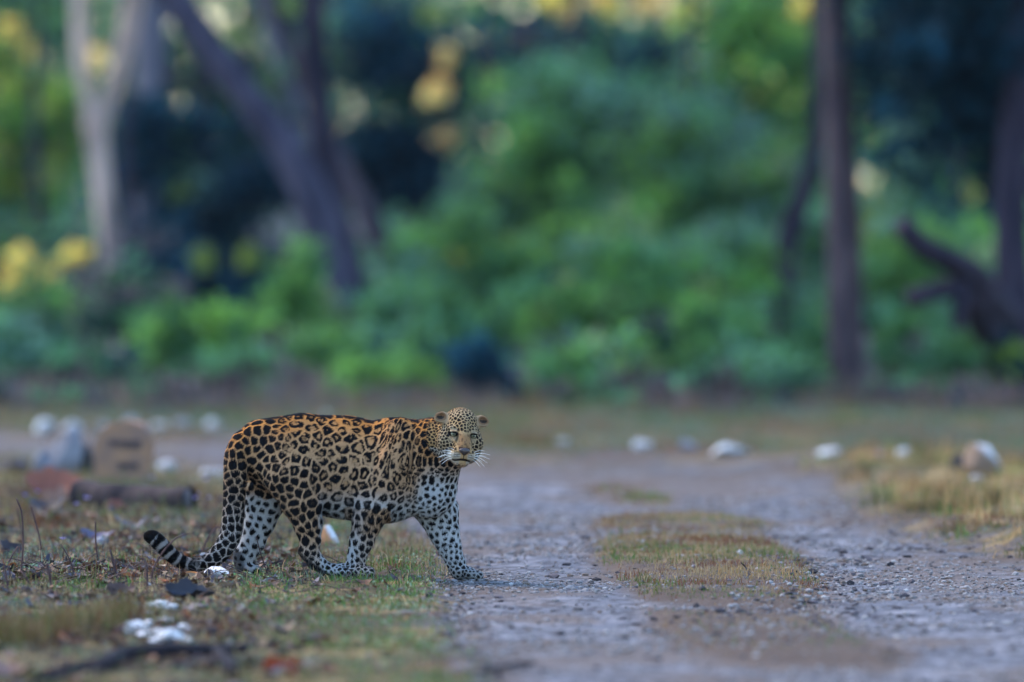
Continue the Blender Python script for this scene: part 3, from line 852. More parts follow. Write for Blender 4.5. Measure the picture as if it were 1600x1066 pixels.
for i, (a, b, Y) in enumerate(bushes):
    ks = [('bg', 4), ('g', 4), ('tg', 2)] if i % 3 == 0 else [('teal', 5), ('tg', 4), ('g', 3)] if i % 3 == 1 else [('g', 4), ('bg', 2), ('pale', 2), ('teal', 3)]
    shrub(('bright green' if i % 3 == 0 else 'teal green' if i % 3 == 1 else 'pale mixed green') + ' loose sapling ' + bw[i], a, b, Y, 75, 60, 1500, .05, ks, group='loose saplings in the wood', name='sapling', seed=200 + i, cat='sapling')

# the wood beyond, read as one mass
r_ = np.random.default_rng(5)
bl = []
for i in range(130):
    Y = r_.uniform(75, 120); px = r_.uniform(-250, 1850); zz_ = r_.uniform(0.5, 11)
    p = at(px, 300, Y); col_keys = [('dk', 3), ('tg', 4), ('teal', 3), ('g', 2)] if px < 820 else [('tg', 4), ('g', 4), ('teal', 4), ('bg', 1)]
    bl.append(((p[0], Y, zz_), (2.3, 2.3, 1.9), 620, .17, col_keys))
v, q, c = leaf_cloud(bl, np.zeros(3), 77)
add_obj('distant_woods', make_mesh('distant_woods', v, q, m_foliage, c), kind='stuff', label='mass of distant forest closing the view behind the nearer trees', cat='woods')
# thin straw stems at the wood's foot
n = 9000
y = RNG.uniform(41, 46, n); x = RNG.uniform(-.11, .11, n) * y
k = fbm(np.stack([x, y, 0 * x], -1), 1.2, 811) > .5
x, y = x[k], y[k]
wv = RNG.uniform(0, 1, (len(x), 1))
grass('dry_undergrowth', 'tall brown and rusty stems along the foot of the wood', 'undergrowth', x, y, RNG.uniform(.10, .32, len(x)), RNG.uniform(.003, .006, len(x)), np.where(wv < .6, np.array([.11, .10, .115]), np.array([.20, .12, .09])), .35, m_grass)
# ------------------------------------------------------------------ stones, log, milestone, twigs
def rock_mesh(name, sx, sy, sz, seed, mat, sub=3, amp=.35, flatb=True, cols=None):
    v, f = ico(sub)
    n = fbm(v, 1.3, seed, 4) - .5
    v = v * (1 + amp * 2 * n)[:, None]
    r_ = np.random.default_rng(seed)
    for k in range(14):                        # broken facets
        d = r_.normal(size=3); d /= np.linalg.norm(d); h = r_.uniform(.52, .80)
        p = v @ d; ex = np.maximum(p - h, 0)
        v = v - ex[:, None] * d * .96
    v = v * [sx, sy, sz]
    if flatb: v[:, 2] = np.maximum(v[:, 2], -.45 * sz)
    return make_mesh(name, v, f, mat, cols(v / [sx, sy, sz]) if cols else None, sub > 3)

m_white = plain('whitewash', (.42, .43, .46), rough=.8, noise=(14, (.22, .21, .21)), bump=(40, .01))
m_white2 = plain('bright_whitewash', (.52, .54, .58), rough=.75, noise=(14, (.20, .195, .20)), bump=(60, .006))
m_white3 = plain('patchy_whitewash', (.60, .61, .64), rough=.8, noise=(75, (.07, .06, .05)), bump=(50, .01))
m_stone_b = plain('blue_grey_stone', (.12, .12, .14), rough=.85, noise=(10, (.20, .21, .25)), bump=(30, .01))
m_dark = plain('dark_clod', (.03, .028, .032), rough=.85, noise=(20, (.06, .05, .055)), bump=(50, .01))
m_two = attr_mat('half_painted_stone', rough=.8, bump=(50, .008))

for n_ in m_white3.node_tree.nodes:
    if n_.type == 'VALTORGB':
        n_.color_ramp.elements[0].position = .52; n_.color_ramp.elements[1].position = .60

def stone(label, px, py_base, w, h, mat, seed, group=None, name='stone', cat='stone', depth=.8, cols=None, amp=.3, sub=3):
    p = on_ground(px, py_base)
    s = p[1] / F_PX
    sx, sz = w * s / 1.7, h * s / 1.25
    me = rock_mesh(name, sx, sx * depth, sz, seed, mat, sub=sub, amp=amp, cols=cols)
    return add_obj(name, me, loc=p + [0, 0, sz * .40], label=label, cat=cat, group=group)

gA = 'whitewashed stones along the far side of the bend'
far_st = [
    (69, 676, 40, 30, 'bright round whitewashed stone, leftmost on the far verge'),
    (112, 674, 36, 20, 'dull whitewashed stone second from the left on the far verge'),
    (162, 670, 22, 14, 'small faint white stone just left of the milestone top'),
    (205, 664, 30, 16, 'pale stone peeping over the top of the milestone'),
    (248, 670, 30, 20, 'pale stone just right of the milestone top'),
    (287, 669, 30, 18, 'faint white stone between the milestone and the leopard\'s rump, left one'),
    (335, 671, 28, 20, 'white stone on the far verge nearest the leopard\'s rump'),
    (510, 655, 22, 16, 'white stone just showing over the leopard\'s back'),
    (878, 698, 26, 20, 'dim white stone nearest the leopard\'s head on the far verge'),
    (1004, 703, 42, 24, 'bright oval white stone second to the right of the leopard\'s head'),
    (1074, 704, 34, 20, 'faint grey-white stone between the oval and the long stone'),
    (1138, 710, 76, 24, 'long low white stone in the middle of the far row'),
    (1297, 715, 46, 20, 'low white stone right of the straight trunk\'s foot'),
    (1372, 717, 30, 16, 'faint pale stone left of the small bright one at the right'),
    (1413, 718, 26, 24, 'small bright round white stone at the right end of the far row'),
]
for i, (a, b, w, h, lab) in enumerate(far_st):
    dull = any(k in lab for k in ('faint', 'dull', 'dim', 'pale'))
    stone(lab, a, b, w * .9, h * .78, m_stone_b if 'faint' in lab else m_white if dull else m_white2, 20 + i, group=gA, name='white_stone')
stone('white stone by the near edge of the bend, right of the milestone', 262, 736, 36, 14, m_white, 51, name='white_stone')
stone('flat white stone between the milestone and the leopard\'s tail root', 330, 744, 50, 14, m_white, 52, name='white_stone')
stone('blue-grey boulder leaning left of the milestone', 100, 742, 62, 76, m_stone_b, 53, name='boulder', cat='boulder', amp=.22)
stone('smaller blue-grey boulder left of the leaning one', 68, 738, 40, 40, m_stone_b, 54, name='boulder', cat='boulder')
stone('low dark rock at the left edge beside the grey boulders', 22, 742, 60, 32, m_dark, 55, name='boulder', cat='boulder')
stone('dark rock squeezed between the boulder and the milestone', 136, 738, 26, 44, m_dark, 56, name='boulder', cat='boulder')

def two_cols(v):
    w = smooth(.42, .60, v[:, 0] * .62 + v[:, 2] * .70 + .35 * (fbm(v, 4, 4) - .5))
    return mix(np.tile(np.array([.17, .115, .085]), (len(v), 1)), np.array([.52, .53, .57]), w)
stone('rounded brown boulder whitewashed on its upper right side, on the right bank', 1532, 744, 66, 52, m_two, 57, cols=two_cols, name='boulder', cat='boulder', amp=.14, sub=4)
stone('small white stone in the golden grass below the brown boulder', 1524, 753, 26, 13, m_white2, 58, name='white_stone')
stone('black clod of earth left of the brown boulder', 1494, 736, 16, 22, m_dark, 59, name='earth_clod', cat='clod')
stone('smaller black clod beside the boulder\'s left foot', 1503, 732, 9, 20, m_dark, 66, name='earth_clod', cat='clod')
stone('dark clod in the green grass of the right bank', 1557, 785, 24, 16, m_dark, 60, name='earth_clod', cat='clod')

def orange_cols(v):
    w = smooth(.15, .35, v[:, 0] * .8 + v[:, 2] * .7 + .3 * (fbm(v, 4, 9) - .5))
    return mix(np.tile(np.array([.36, .17, .08]), (len(v), 1)), np.array([.55, .55, .57]), w)
stone('white stone with an orange underside seen behind the leopard\'s belly', 514, 850, 30, 30, m_two, 61, cols=orange_cols, name='painted_stone', amp=.4)
stone('brilliant white chalky stone beneath the leopard\'s tail', 337, 903, 38, 20, m_white3, 62, name='white_stone', amp=.25)
stone('small white stone on the upper side of the tail\'s curve', 319, 873, 18, 9, m_white2, 63, name='white_stone')
stone('small flat white stone behind the leopard\'s far hind leg', 404, 864, 26, 8, m_white2, 64, name='white_stone')
stone('white patchy stone lying below the black curled leaf', 246, 949, 50, 11, m_white3, 65, name='white_stone', amp=.35)
stone('large blurred white stone in the left foreground, left half', 212, 986, 50, 15, m_white3, 67, name='white_stone', amp=.35)
stone('large blurred white stone in the left foreground, right half', 266, 998, 58, 20, m_white3, 68, name='white_stone', amp=.35)
stone('tiny white stone left of the black curled leaf', 234, 916, 8, 6, m_white2, 69, name='white_stone')
stone('purplish grey stone lying on the turf left of the tail tip', 158, 850, 30, 12, m_stone_b, 70)

for i in range(11):
    a_, b_ = [(188, 978), (200, 990), (226, 994), (232, 978), (250, 986), (284, 985), (296, 1000), (244, 1004), (222, 960), (270, 954), (258, 972)][i]
    stone('small broken white chip strewn among the blurred foreground stones', a_, b_, 20 + 9 * (i % 3), 7 + 3 * (i % 2), m_white3, 120 + i, group='white chips around the foreground stones', name='white_chip', cat='chip', amp=.5, sub=2)

# milestone: thick slab with a clipped round head
m_mile = plain('ochre_plaster', (.27, .155, .095), rough=.85, noise=(9, (.19, .12, .095)), bump=(35, .004))
m_letter = plain('faded_black_paint', (.022, .022, .035), rough=.8)
def milestone():
    px0, yb = 192, 757
    p = on_ground(px0, yb); s = p[1] / F_PX
    root = empty('milestone', p, 'ochre painted milestone with clipped round top and two lines of dark faded writing', 'milestone')
    out = [(-45, -6), (-45, 62), (-36, 84), (-22, 97), (8, 101), (32, 94), (45, 76), (47, 60), (42, 30), (40, -6)]
    out = np.array(out, float) * s
    t = .12
    import bmesh
    bm = bmesh.new()
    f0 = [bm.verts.new((a, 0, b)) for a, b in out]
    face = bm.faces.new(f0)
    r = bmesh.ops.extrude_face_region(bm, geom=[face])
    for v in [g for g in r['geom'] if isinstance(g, bmesh.types.BMVert)]: v.co.y += t
    bmesh.ops.bevel(bm, geom=[e for e in bm.edges], offset=.008, segments=2, affect='EDGES')
    bmesh.ops.recalc_face_normals(bm, faces=bm.faces)
    bmesh.ops.triangulate(bm, faces=bm.faces)
    for _ in range(5): bmesh.ops.subdivide_edges(bm, edges=[e for e in bm.edges if e.calc_length() > .025], cuts=1)
    vs = np.array([v.co[:] for v in bm.verts]); dn = fbm(vs, 14, 5, 4) - .5; dn2 = fbm(vs, 6, 8, 2) - .5
    ctr = np.array([0, t / 2, .18])
    for v, a_, b_ in zip(bm.verts, dn, dn2):
        edge_ = min(1, (abs(v.co.x) / .14) ** 6 + max(0, (v.co.z - .27) / .06)); v.co += (v.co - Vector(ctr)) * float((a_ + b_) * .16 * edge_)
    me = bpy.data.meshes.new('milestone_slab'); bm.to_mesh(me); bm.free(); me.materials.append(m_mile)
    add_obj('slab', me, root)
    # two blurred lines of writing: head bars with strokes hanging from them
    r_ = np.random.default_rng(3)
    for (xa, xb, yt, hh) in ((-22, 30, 68, 13), (-8, 25, 33, 13)):
        g = []
        def bx(a0, a1, b0, b1):
            v = np.array([(a, -.0015 - .002 * q, b) for q in (0, 1) for a in (a0, a1) for b in (b0, b1)])
            f = np.array([[0, 1, 3, 2], [4, 6, 7, 5], [0, 4, 5, 1], [2, 3, 7, 6], [1, 5, 7, 3], [0, 2, 6, 4]])
            g.append((v, f, []))
        bx(xa * s, xb * s, (yt - 3) * s, yt * s)
        xx = xa + 2.0
        while xx < xb - 1:
            w = r_.uniform(1.8, 3.0); l = r_.uniform(.6, 1.0) * hh
            bx(xx * s, (xx + w) * s, (yt - l) * s, (yt - 3.1) * s)
            if r_.uniform() < .6: bx((xx + w + .1) * s, (xx + w + 2.2) * s, (yt - l * .62 - 2) * s, (yt - l * .62) * s)
            xx += w + r_.uniform(1.6, 3.2)
        v, f = join_geo(g)
        add_obj('lettering', make_mesh('milestone_lettering', v, f, m_letter), root)
    root.rotation_euler = (0, 0, math.radians(-4))
milestone()

# dark fallen log with a sawn end
m_log = bark('log_bark', (.014, .013, .018), (.06, .045, .045), 8)
m_log_end = plain('log_end', (.045, .042, .05), rough=.8, noise=(30, (.075, .07, .075)), bump=(60, .004))
pa, pb = on_ground(122, 795), on_ground(297, 801)
sL = pa[1] / F_PX
root = empty('fallen_log', (pa + pb) / 2, 'dark charred fallen log lying in front of the milestone', 'log')
c0 = (pa + pb) / 2; rl = 23 * sL
P_ = [pa - c0 + [0, .05, rl * .8], (pb - pa) * -.15 + [0, 0, rl * .85], (pb - pa) * .2 + [0, 0, rl * .80], pb - c0 + [0, -.02, rl * .75]]
v, q, t = tube(P_, [rl * 1.1, rl * 1.05, rl * .98, rl * .9], seg=24, n=14, rough=.42, rscale=5, seed=8, cap=False)
add_obj('trunk', make_mesh('log_trunk', v, q, m_log, None, True), root)
for sgn, pt, rr in ((1, P_[-1], rl * .9), (-1, P_[0], rl * 1.1)):
    dv, dq, dt = tube([pt - np.array([.03, 0, 0]) * sgn, pt + np.array([.004, 0, 0]) * sgn], [rr * .93, rr * .9], seg=20, n=2, rough=.05, rscale=9, seed=6)
    add_obj('cut_end', make_mesh('log_end', dv, [dq, dt], m_log_end), root)

# large dead leaves, each a thing of its own
def big_leaf(label, px, py, w_px, rot, tilt, col_, seed, curl=.5, fold=.5, name='dead_leaf', wide=.36, lift=0.0, cat='leaf'):
    p = on_ground(px, py); s = p[1] / F_PX; L_ = w_px * s
    v, q = leaf_geo(L_, L_ * wide, curl, fold, seed, 11)
    n_ = fbm(v, 60, seed) - .5
    v = v + np.stack([0 * n_, 0 * n_, n_ * L_ * .10], -1)
    me = make_mesh(name, v, q, m_leaf, np.tile(np.array(col_), (len(v), 1)) * (.7 + .6 * fbm(v, 50, seed + 1))[:, None], True)
    o = add_obj(name, me, loc=p + [0, 0, .004 + lift], label=label, cat=cat)
    o.rotation_euler = (tilt, 0, math.radians(rot))
    return o
big_leaf('broad rust-red dead leaf heaped at the left end of the log', 82, 778, 88, 8, .75, (.21, .075, .05), 1, .5, .6, wide=.42, lift=.02)
big_leaf('pinkish tan folded dead leaf under the rust-red one', 100, 790, 64, -25, .9, (.26, .15, .12), 2, .6, .7, lift=.01)
big_leaf('dark brown curled leaf below the left end of the log', 70, 800, 60, 15, .5, (.05, .04, .045), 3, .8, .4)
big_leaf('russet rounded leaf against the front of the log', 183, 802, 36, 5, 1.0, (.16, .055, .05), 4, .4, .3, wide=.5)
big_leaf('violet grey leaf lying above the tail tip', 205, 826, 52, 10, .3, (.085, .08, .11), 5, .9, .3)
big_leaf('dark leaf just left of the tail tip', 238, 822, 30, -25, .4, (.045, .035, .045), 6, .8, .3)
big_leaf('purple-grey leaf in the middle of the left verge', 152, 845, 52, 3, .35, (.09, .08, .13), 7, .6, .4)
big_leaf('black-brown leaf under the purple-grey one', 118, 852, 40, -10, .3, (.04, .03, .035), 8, .8, .3)
big_leaf('large black curled leaf in front of the tail', 300, 942, 80, -12, .55, (.030, .032, .048), 9, .5, .9, wide=.40)
big_leaf('brown drooping leaf left of the white patchy stone', 182, 934, 50, 30, .8, (.075, .045, .045), 10, .9, .6, wide=.45)
big_leaf('orange leaf touching the white chalky stone', 302, 904, 28, 5, .7, (.34, .13, .04), 11, .4, .3, wide=.4)
big_leaf('bright orange upright leaf left of the tail\'s curve', 232, 904, 16, 60, 1.1, (.40, .16, .05), 12, .3, .2)
big_leaf('dark brown leaf at the left edge, middle height', 8, 868, 46, 60, .9, (.04, .035, .05), 13, .8, .5, wide=.45)
big_leaf('black leaf below the one at the left edge', 14, 896, 40, -40, .6, (.03, .028, .032), 14, .9, .4)
big_leaf('deep rust-red crumpled leaf in the foreground, larger one', 425, 1050, 44, 20, 1.0, (.30, .055, .025), 15, .9, .7, wide=.5)
big_leaf('rust-red leaf right of the larger foreground one', 464, 1046, 34, -30, 1.0, (.26, .07, .03), 16, .8, .6, wide=.45)
big_leaf('rust-brown leaf curled beneath the two foreground red ones', 446, 1060, 38, 75, .8, (.20, .05, .03), 26, .8, .6, wide=.5)
big_leaf('pale brown leaf at the bottom left corner', 18, 1062, 90, -5, .4, (.22, .13, .11), 17, .7, .5)
big_leaf('black leaf at the foreground left of the rust-red leaves', 352, 1052, 40, 50, .7, (.02, .022, .03), 18, .9, .5)
big_leaf('dry pale curled leaf in the turf below the near hind paw', 438, 992, 42, 15, .5, (.24, .17, .12), 19, 1.0, .6)
big_leaf('dark scrap of leaf on soil in front of the near paws', 622, 910, 24, 0, .3, (.035, .025, .03), 20, .9, .3)
big_leaf('pale orange leaf on the turf left of the log, low', 138, 812, 30, -15, .6, (.30, .18, .14), 21, .5, .5)
big_leaf('long pale bark strip lying before the golden grass', 1388, 752, 50, 24, .2, (.34, .25, .23), 22, .4, .3, wide=.12)

# twigs and branches on the ground
m_twig = bark('twig_bark', (.012, .011, .016), (.035, .028, .034), 30)
m_twig_p = bark('pale_twig_bark', (.10, .09, .10), (.22, .19, .20), 30)
def branch(label, paths, mat, name='branch', cat='branch', lift=True):
    a, b = paths[0][0][:2]
    o = on_ground(a, b)
    root = None; g = []
    for pth in paths:
        P_ = []; R_ = []
        for (a, b, r, h) in pth:
            p = on_ground(a, b + h); s = p[1] / F_PX
            P_.append(p + [0, 0, h * s + r * s * .6] - o); R_.append(r * s)
        g.append(tube(P_, R_, seg=9, n=6, rough=.14, rscale=18, seed=len(g) + 3))
    if len(g) == 1:
        v, f = join_geo(g)
        return add_obj(name, make_mesh(name, v, f, mat, None, True), loc=o, label=label, cat=cat)
    root = empty(name, o, label, cat)
    for i, t_ in enumerate(g):
        v, f = join_geo([t_])
        add_obj('stem' if i == 0 else 'side_twig', make_mesh(name, v, f, mat, None, True), root)
    return root
# (px, py, radius px, height above ground px)
branch('thick dark forked branch across the left foreground', [
    [(60, 1064, 10, 2), (150, 1050, 13, 3), (190, 1030, 13, 6), (250, 1024, 12, 6), (320, 1022, 10, 6), (384, 1018, 7, 8)],
    [(340, 1024, 9, 6), (352, 1036, 10, 4), (362, 1056, 9, 2)],
    [(150, 1052, 7, 3), (90, 1066, 6, 2), (30, 1080, 5, 2)]], m_twig)
branch('thin dark stick with a bent stub at the bottom centre', [
    [(705, 1050, 1.6, 2), (750, 1048, 3.2, 3), (800, 1041, 3.6, 4), (836, 1038, 2.6, 5)],
    [(776, 1046, 3, 3), (780, 1056, 3, 1), (781, 1066, 2, 0)]], m_twig)
branch('pale grey twig lying left of the tail', [[(72, 880, 2.4, 2), (110, 884, 2.6, 3), (150, 887, 2.4, 2)], [(150, 887, 2.6, 2), (172, 893, 3, 2), (210, 889, 2, 3)], [(126, 866, 1.6, 4), (134, 880, 2, 3), (150, 887, 2.2, 2)]], m_twig_p, name='fallen_twig', cat='twig')
branch('slanting pale stick beside the rust-red leaf', [[(36, 786, 2.0, 6), (56, 797, 2.2, 3), (80, 810, 2.2, 2)]], m_twig_p, name='fallen_twig', cat='twig')
branch('bluish pale stick right of the slanting one', [[(80, 796, 2.6, 5), (96, 804, 3.0, 3), (112, 812, 2.2, 2)]], m_twig_p, name='fallen_twig', cat='twig')
branch('thin dark twig standing in the turf of the middle strip', [[(1172, 902, 1.3, 0), (1165, 888, 1.2, 10), (1158, 880, .8, 20)]], m_twig, name='standing_twig', cat='twig')
branch('pale curved twig below the black curled leaf', [[(286, 946, 2, 1), (304, 948, 3, 2), (322, 950, 3, 2), (324, 944, 2, 3)]], m_twig_p, name='fallen_twig', cat='twig')
branch('thin dark twig on the gravel at the right', [[(1400, 857, 1.2, 1), (1425, 858, 1.5, 1), (1452, 859, 1.2, 1)]], m_twig, name='fallen_twig', cat='twig')

# thin upright dry stems of the left verge: base pixel, then offsets to the top
m_stem = bark('dry_stem_bark', (.045, .028, .032), (.11, .07, .065), 40)
stems = [
    ((32, 898), [(36, 850, 1.2), (34, 800, 1.1), (25, 775, .9)], 'tall thin dark stem, leftmost pair, bending left at the top'),
    ((38, 850), [(32, 820, 1.0), (26, 790, .8)], 'short dark stem beside the tall leftmost one'),
    ((66, 872), [(62, 840, 1.1), (54, 812, 1.0), (48, 790, .7)], 'slanting dark stem right of the leftmost pair'),
    ((82, 918), [(78, 898, 2.0), (73, 879, 2.3)], 'short thick black stub in the left verge'),
    ((154, 878), [(150, 845, 1.2), (149, 812, .9)], 'straight reddish stem in the middle of the left verge'),
    ((186, 906), [(178, 880, 1.6), (172, 855, 1.2)], 'dark twin stem, left one, below the middle of the verge'),
    ((183, 900), [(181, 885, 1.4), (179, 872, 1.0)], 'dark twin stem, right one, shorter'),
    ((230, 912), [(230, 890, 1.5), (226, 872, 1.4), (217, 868, 1.0)], 'stem hooked over to the left just below the tail'),
    ((236, 915), [(240, 890, 1.3), (256, 862, 1.2), (276, 842, 1.0), (296, 835, .7)], 'long arching stem crossing over the tail'),
    ((314, 868), [(320, 850, 1.4), (332, 830, 1.3), (341, 822, 1.0)], 'branched straw stem between the tail and the leg'),
    ((120, 904), [(108, 870, 1.0), (96, 850, .8)], 'leaning thin stem left of the pale twig'),
    ((14, 925), [(10, 900, 1.4), (6, 880, 1.0)], 'dark stem at the left edge, low'),
    ((20, 915), [(16, 895, 1.2), (12, 885, 1.0)], 'short dark stem beside the low left-edge one'),
    ((8, 885), [(18, 868, 1.2), (28, 852, .9)], 'reddish stem leaning right at the left edge'),
    ((58, 920), [(44, 905, 1.2), (36, 893, 1.2), (31, 890, .8)], 'low bent brown stem near the left edge'),
    ((238, 866), [(232, 850, .9), (224, 832, .7)], 'fine stem just under the tail tip'),
    ((420, 896), [(408, 865, .8), (400, 836, .6)], 'fine dry stem between the two hind legs'),
    ((505, 880), [(486, 850, .8), (470, 828, .6)], 'fine dry stem before the near hind leg'),
]
for (bx_, by_), pts, lab in stems:
    o = on_ground(bx_, by_ + 2); s = o[1] / F_PX
    P_ = [np.array([0, 0, -.01])] + [np.array([(a - bx_) * s, .01 * k_, (by_ - b) * s]) for k_, (a, b, r) in enumerate(pts)]
    R_ = [pts[0][2] * s * 1.3] + [r * s * 1.25 for _, _, r in pts]
    v, q, t = tube(P_, R_, seg=7, n=6, rough=.12, rscale=60)
    add_obj('dry_stem', make_mesh('dry_stem', v, [q, t], m_stem, None, True), loc=o, label=lab, cat='stem', group='thin dry stems of the left verge')

# small violet flowers
m_petal = plain('violet_petal', (.36, .30, .72), rough=.6, noise=(80, (.48, .42, .82)))
m_fstem = plain('flower_stalk', (.10, .13, .05))
fl = [(238, 746, 9, 'violet flower against the milestone\'s right foot'), (321, 750, 9, 'violet flower farthest right, near the tail root'), (40, 775, 9, 'lilac flower on the rust-red leaf\'s left'),
      (58, 771, 8, 'lilac flower standing above the rust-red leaf'), (136, 780, 12, 'largest violet flower cluster before the log'), (120, 789, 9, 'violet flower left of and below the largest cluster'),
      (305, 780, 10, 'flat violet flower just right of the log\'s end'), (310, 772, 7, 'violet flower above the flat one by the log\'s end'), (327, 778, 7, 'small violet flower between the log and the tail'),
      (98, 844, 11, 'pale violet flower in the middle of the left verge'), (34, 722, 7, 'faint violet flower by the dark rock at the left edge'), (93, 946, 6, 'small violet flower low in the left verge')]
for i, (a, b, w, lab) in enumerate(fl):
    stalk = 26
    o = on_ground(a, b + stalk); s = o[1] / F_PX
    root = empty('wildflower', o, lab, 'flower', 'small violet flowers of the left verge')
    v, q, t = tube([np.array([0, 0, -.005]), np.array([.004, 0, stalk * s * .5]), np.array([0, 0, stalk * s])], [.0013, .001, .001], seg=5, n=3)
    add_obj('stalk', make_mesh('flower_stalk', v, [q, t], m_fstem), root)
    r_ = np.random.default_rng(i)
    for k in range(7):
        th = k * 2 * math.pi / 7 + r_.uniform(-.2, .2)
        pv_, pq_ = leaf_geo(w * s * .55, w * s * .17, .3, .2, k + 5, 5)
        pv_ = pv_ + [w * s * .28, 0, 0]
        R_ = np.array(Matrix.Rotation(th, 3, 'Z') @ Matrix.Rotation(-.5, 3, 'Y'))
        pv_ = pv_ @ R_.T + [0, 0, stalk * s]
        add_obj('petal', make_mesh('flower_petal', pv_, pq_, m_petal), root)
# ------------------------------------------------------------------ leopard
LX, LY = 540.0, 900.0        # photo pixel of the leopard's own origin
PXM = 370.0

def LP(px, py, y=0.0):
    return np.array([(px - LX) / PXM, y, (LY - py) / PXM])

class Field:
    def __init__(self, lo, hi, h):
        self.lo = np.array(lo); self.h = h
        self.n = np.ceil((np.array(hi) - self.lo) / h).astype(int) + 1
        self.D = np.full(self.n, 0.08, dtype=np.float32)
        self.ax = [self.lo[k] + np.arange(self.n[k]) * h for k in range(3)]
    def box(self, lo, hi):
        a = np.maximum(np.floor((lo - self.lo) / self.h).astype(int), 0)
        b = np.minimum(np.ceil((hi - self.lo) / self.h).astype(int) + 1, self.n)
        return a, b
    def apply(self, fn, lo, hi, k, sub=False):
        m = 0.055
        a, b = self.box(np.asarray(lo) - m, np.asarray(hi) + m)
        if np.any(b <= a): return
        X = self.ax[0][a[0]:b[0]][:, None, None].astype(np.float32)
        Y = self.ax[1][a[1]:b[1]][None, :, None].astype(np.float32)
        Z = self.ax[2][a[2]:b[2]][None, None, :].astype(np.float32)
        d = fn(X, Y, Z)
        S = self.D[a[0]:b[0], a[1]:b[1], a[2]:b[2]]
        if sub:
            d = -d
            h = np.clip(0.5 + 0.5 * (d - S) / k, 0, 1)
            S[...] = S * (1 - h) + d * h + k * h * (1 - h)
        else:
            h = np.clip(0.5 + 0.5 * (S - d) / k, 0, 1)
            S[...] = S * (1 - h) + d * h - k * h * (1 - h)
    def cone(self, a, b, r1, r2, k=0.03, ys=1.0, sub=False):
        a = np.asarray(a, float); b = np.asarray(b, float)
        # flattening in depth about the axis
        ba = b - a; L2 = max(float(ba[0] ** 2 + ba[2] ** 2 + ba[1] ** 2), 1e-9)
        def fn(X, Y, Z):
            px, py, pz = X - a[0], Y - a[1], Z - a[2]
            t = np.clip((px * ba[0] + py * ba[1] + pz * ba[2]) / L2, 0, 1)
            dx = px - t * ba[0]; dy = (py - t * ba[1]) / ys; dz = pz - t * ba[2]
            q = np.sqrt(dx * dx + dy * dy + dz * dz)
            return q - (r1 + (r2 - r1) * t)
        R = max(r1, r2)
        self.apply(fn, np.minimum(a, b) - R, np.maximum(a, b) + R, k, sub)
    def chain(self, pts, k=0.03, ys=1.0):
        for p, q in zip(pts[:-1], pts[1:]):
            self.cone(p[0], q[0], p[1], q[1], k, ys)
    def ell(self, c, r, M=None, k=0.02, sub=False):
        c = np.asarray(c, float); r = np.asarray(r, float)
        R = np.eye(3) if M is None else np.asarray(M)      # rows are the local axes
        def fn(X, Y, Z):
            x, y, z = X - c[0], Y - c[1], Z - c[2]
            u = (R[0, 0] * x + R[0, 1] * y + R[0, 2] * z) / r[0]
            v = (R[1, 0] * x + R[1, 1] * y + R[1, 2] * z) / r[1]
            w = (R[2, 0] * x + R[2, 1] * y + R[2, 2] * z) / r[2]
            k0 = np.sqrt(u * u + v * v + w * w)
            k1 = np.sqrt((u / r[0]) ** 2 + (v / r[1]) ** 2 + (w / r[2]) ** 2) + 1e-6
            return k0 * (k0 - 1) / k1
        m = r.max()
        self.apply(fn, c - m, c + m, k, sub)
    def mesh(self):
        D = self.D; nx, ny, nz = D.shape
        ins = D < 0
        cnt = np.zeros((nx - 1, ny - 1, nz - 1), dtype=np.int8)
        for i in (0, 1):
            for j in (0, 1):
                for k in (0, 1):
                    cnt += ins[i:nx - 1 + i, j:ny - 1 + j, k:nz - 1 + k]
        act = (cnt > 0) & (cnt < 8)
        ci = np.argwhere(act)
        idx = -np.ones(act.shape, dtype=np.int64); idx[act] = np.arange(len(ci))
        P = np.zeros((len(ci), 3)); W = np.zeros(len(ci))
        corners = [(i, j, k) for i in (0, 1) for j in (0, 1) for k in (0, 1)]
        for a in corners:
            for b in corners:
                if sum(abs(x - y) for x, y in zip(a, b)) == 1 and a < b:
                    da = D[ci[:, 0] + a[0], ci[:, 1] + a[1], ci[:, 2] + a[2]]
                    db = D[ci[:, 0] + b[0], ci[:, 1] + b[1], ci[:, 2] + b[2]]
                    s = (da < 0) != (db < 0)
                    t = np.where(s, da / np.where(s, da - db, 1), 0)[:, None]
                    P += s[:, None] * (np.array(a) + t * (np.array(b) - np.array(a))); W += s
        P = (P / W[:, None] + ci) * self.h + self.lo
        quads = []
        for ax in range(3):
            u, v = [(1, 2), (2, 0), (0, 1)][ax]
            sl0 = [slice(None)] * 3; sl1 = [slice(None)] * 3
            sl0[ax] = slice(0, D.shape[ax] - 1); sl1[ax] = slice(1, None)
            ch = ins[tuple(sl0)] != ins[tuple(sl1)]
            e = np.argwhere(ch)
            e = e[(e[:, u] > 0) & (e[:, v] > 0) & (e[:, u] < D.shape[u] - 1) & (e[:, v] < D.shape[v] - 1)]
            flip = ins[e[:, 0], e[:, 1], e[:, 2]]
            q = []
            for du, dv in ((0, 0), (1, 0), (1, 1), (0, 1)):
                c = e.copy(); c[:, u] -= du; c[:, v] -= dv
                q.append(idx[c[:, 0], c[:, 1], c[:, 2]])
            q = np.stack(q, -1)
            q[~flip] = q[~flip][:, ::-1]
            quads.append(q)
        return P, np.vstack(quads)

fld = Field((-0.95, -0.32, -0.05), (0.66, 0.24, 0.74), 0.0034)
F = fld
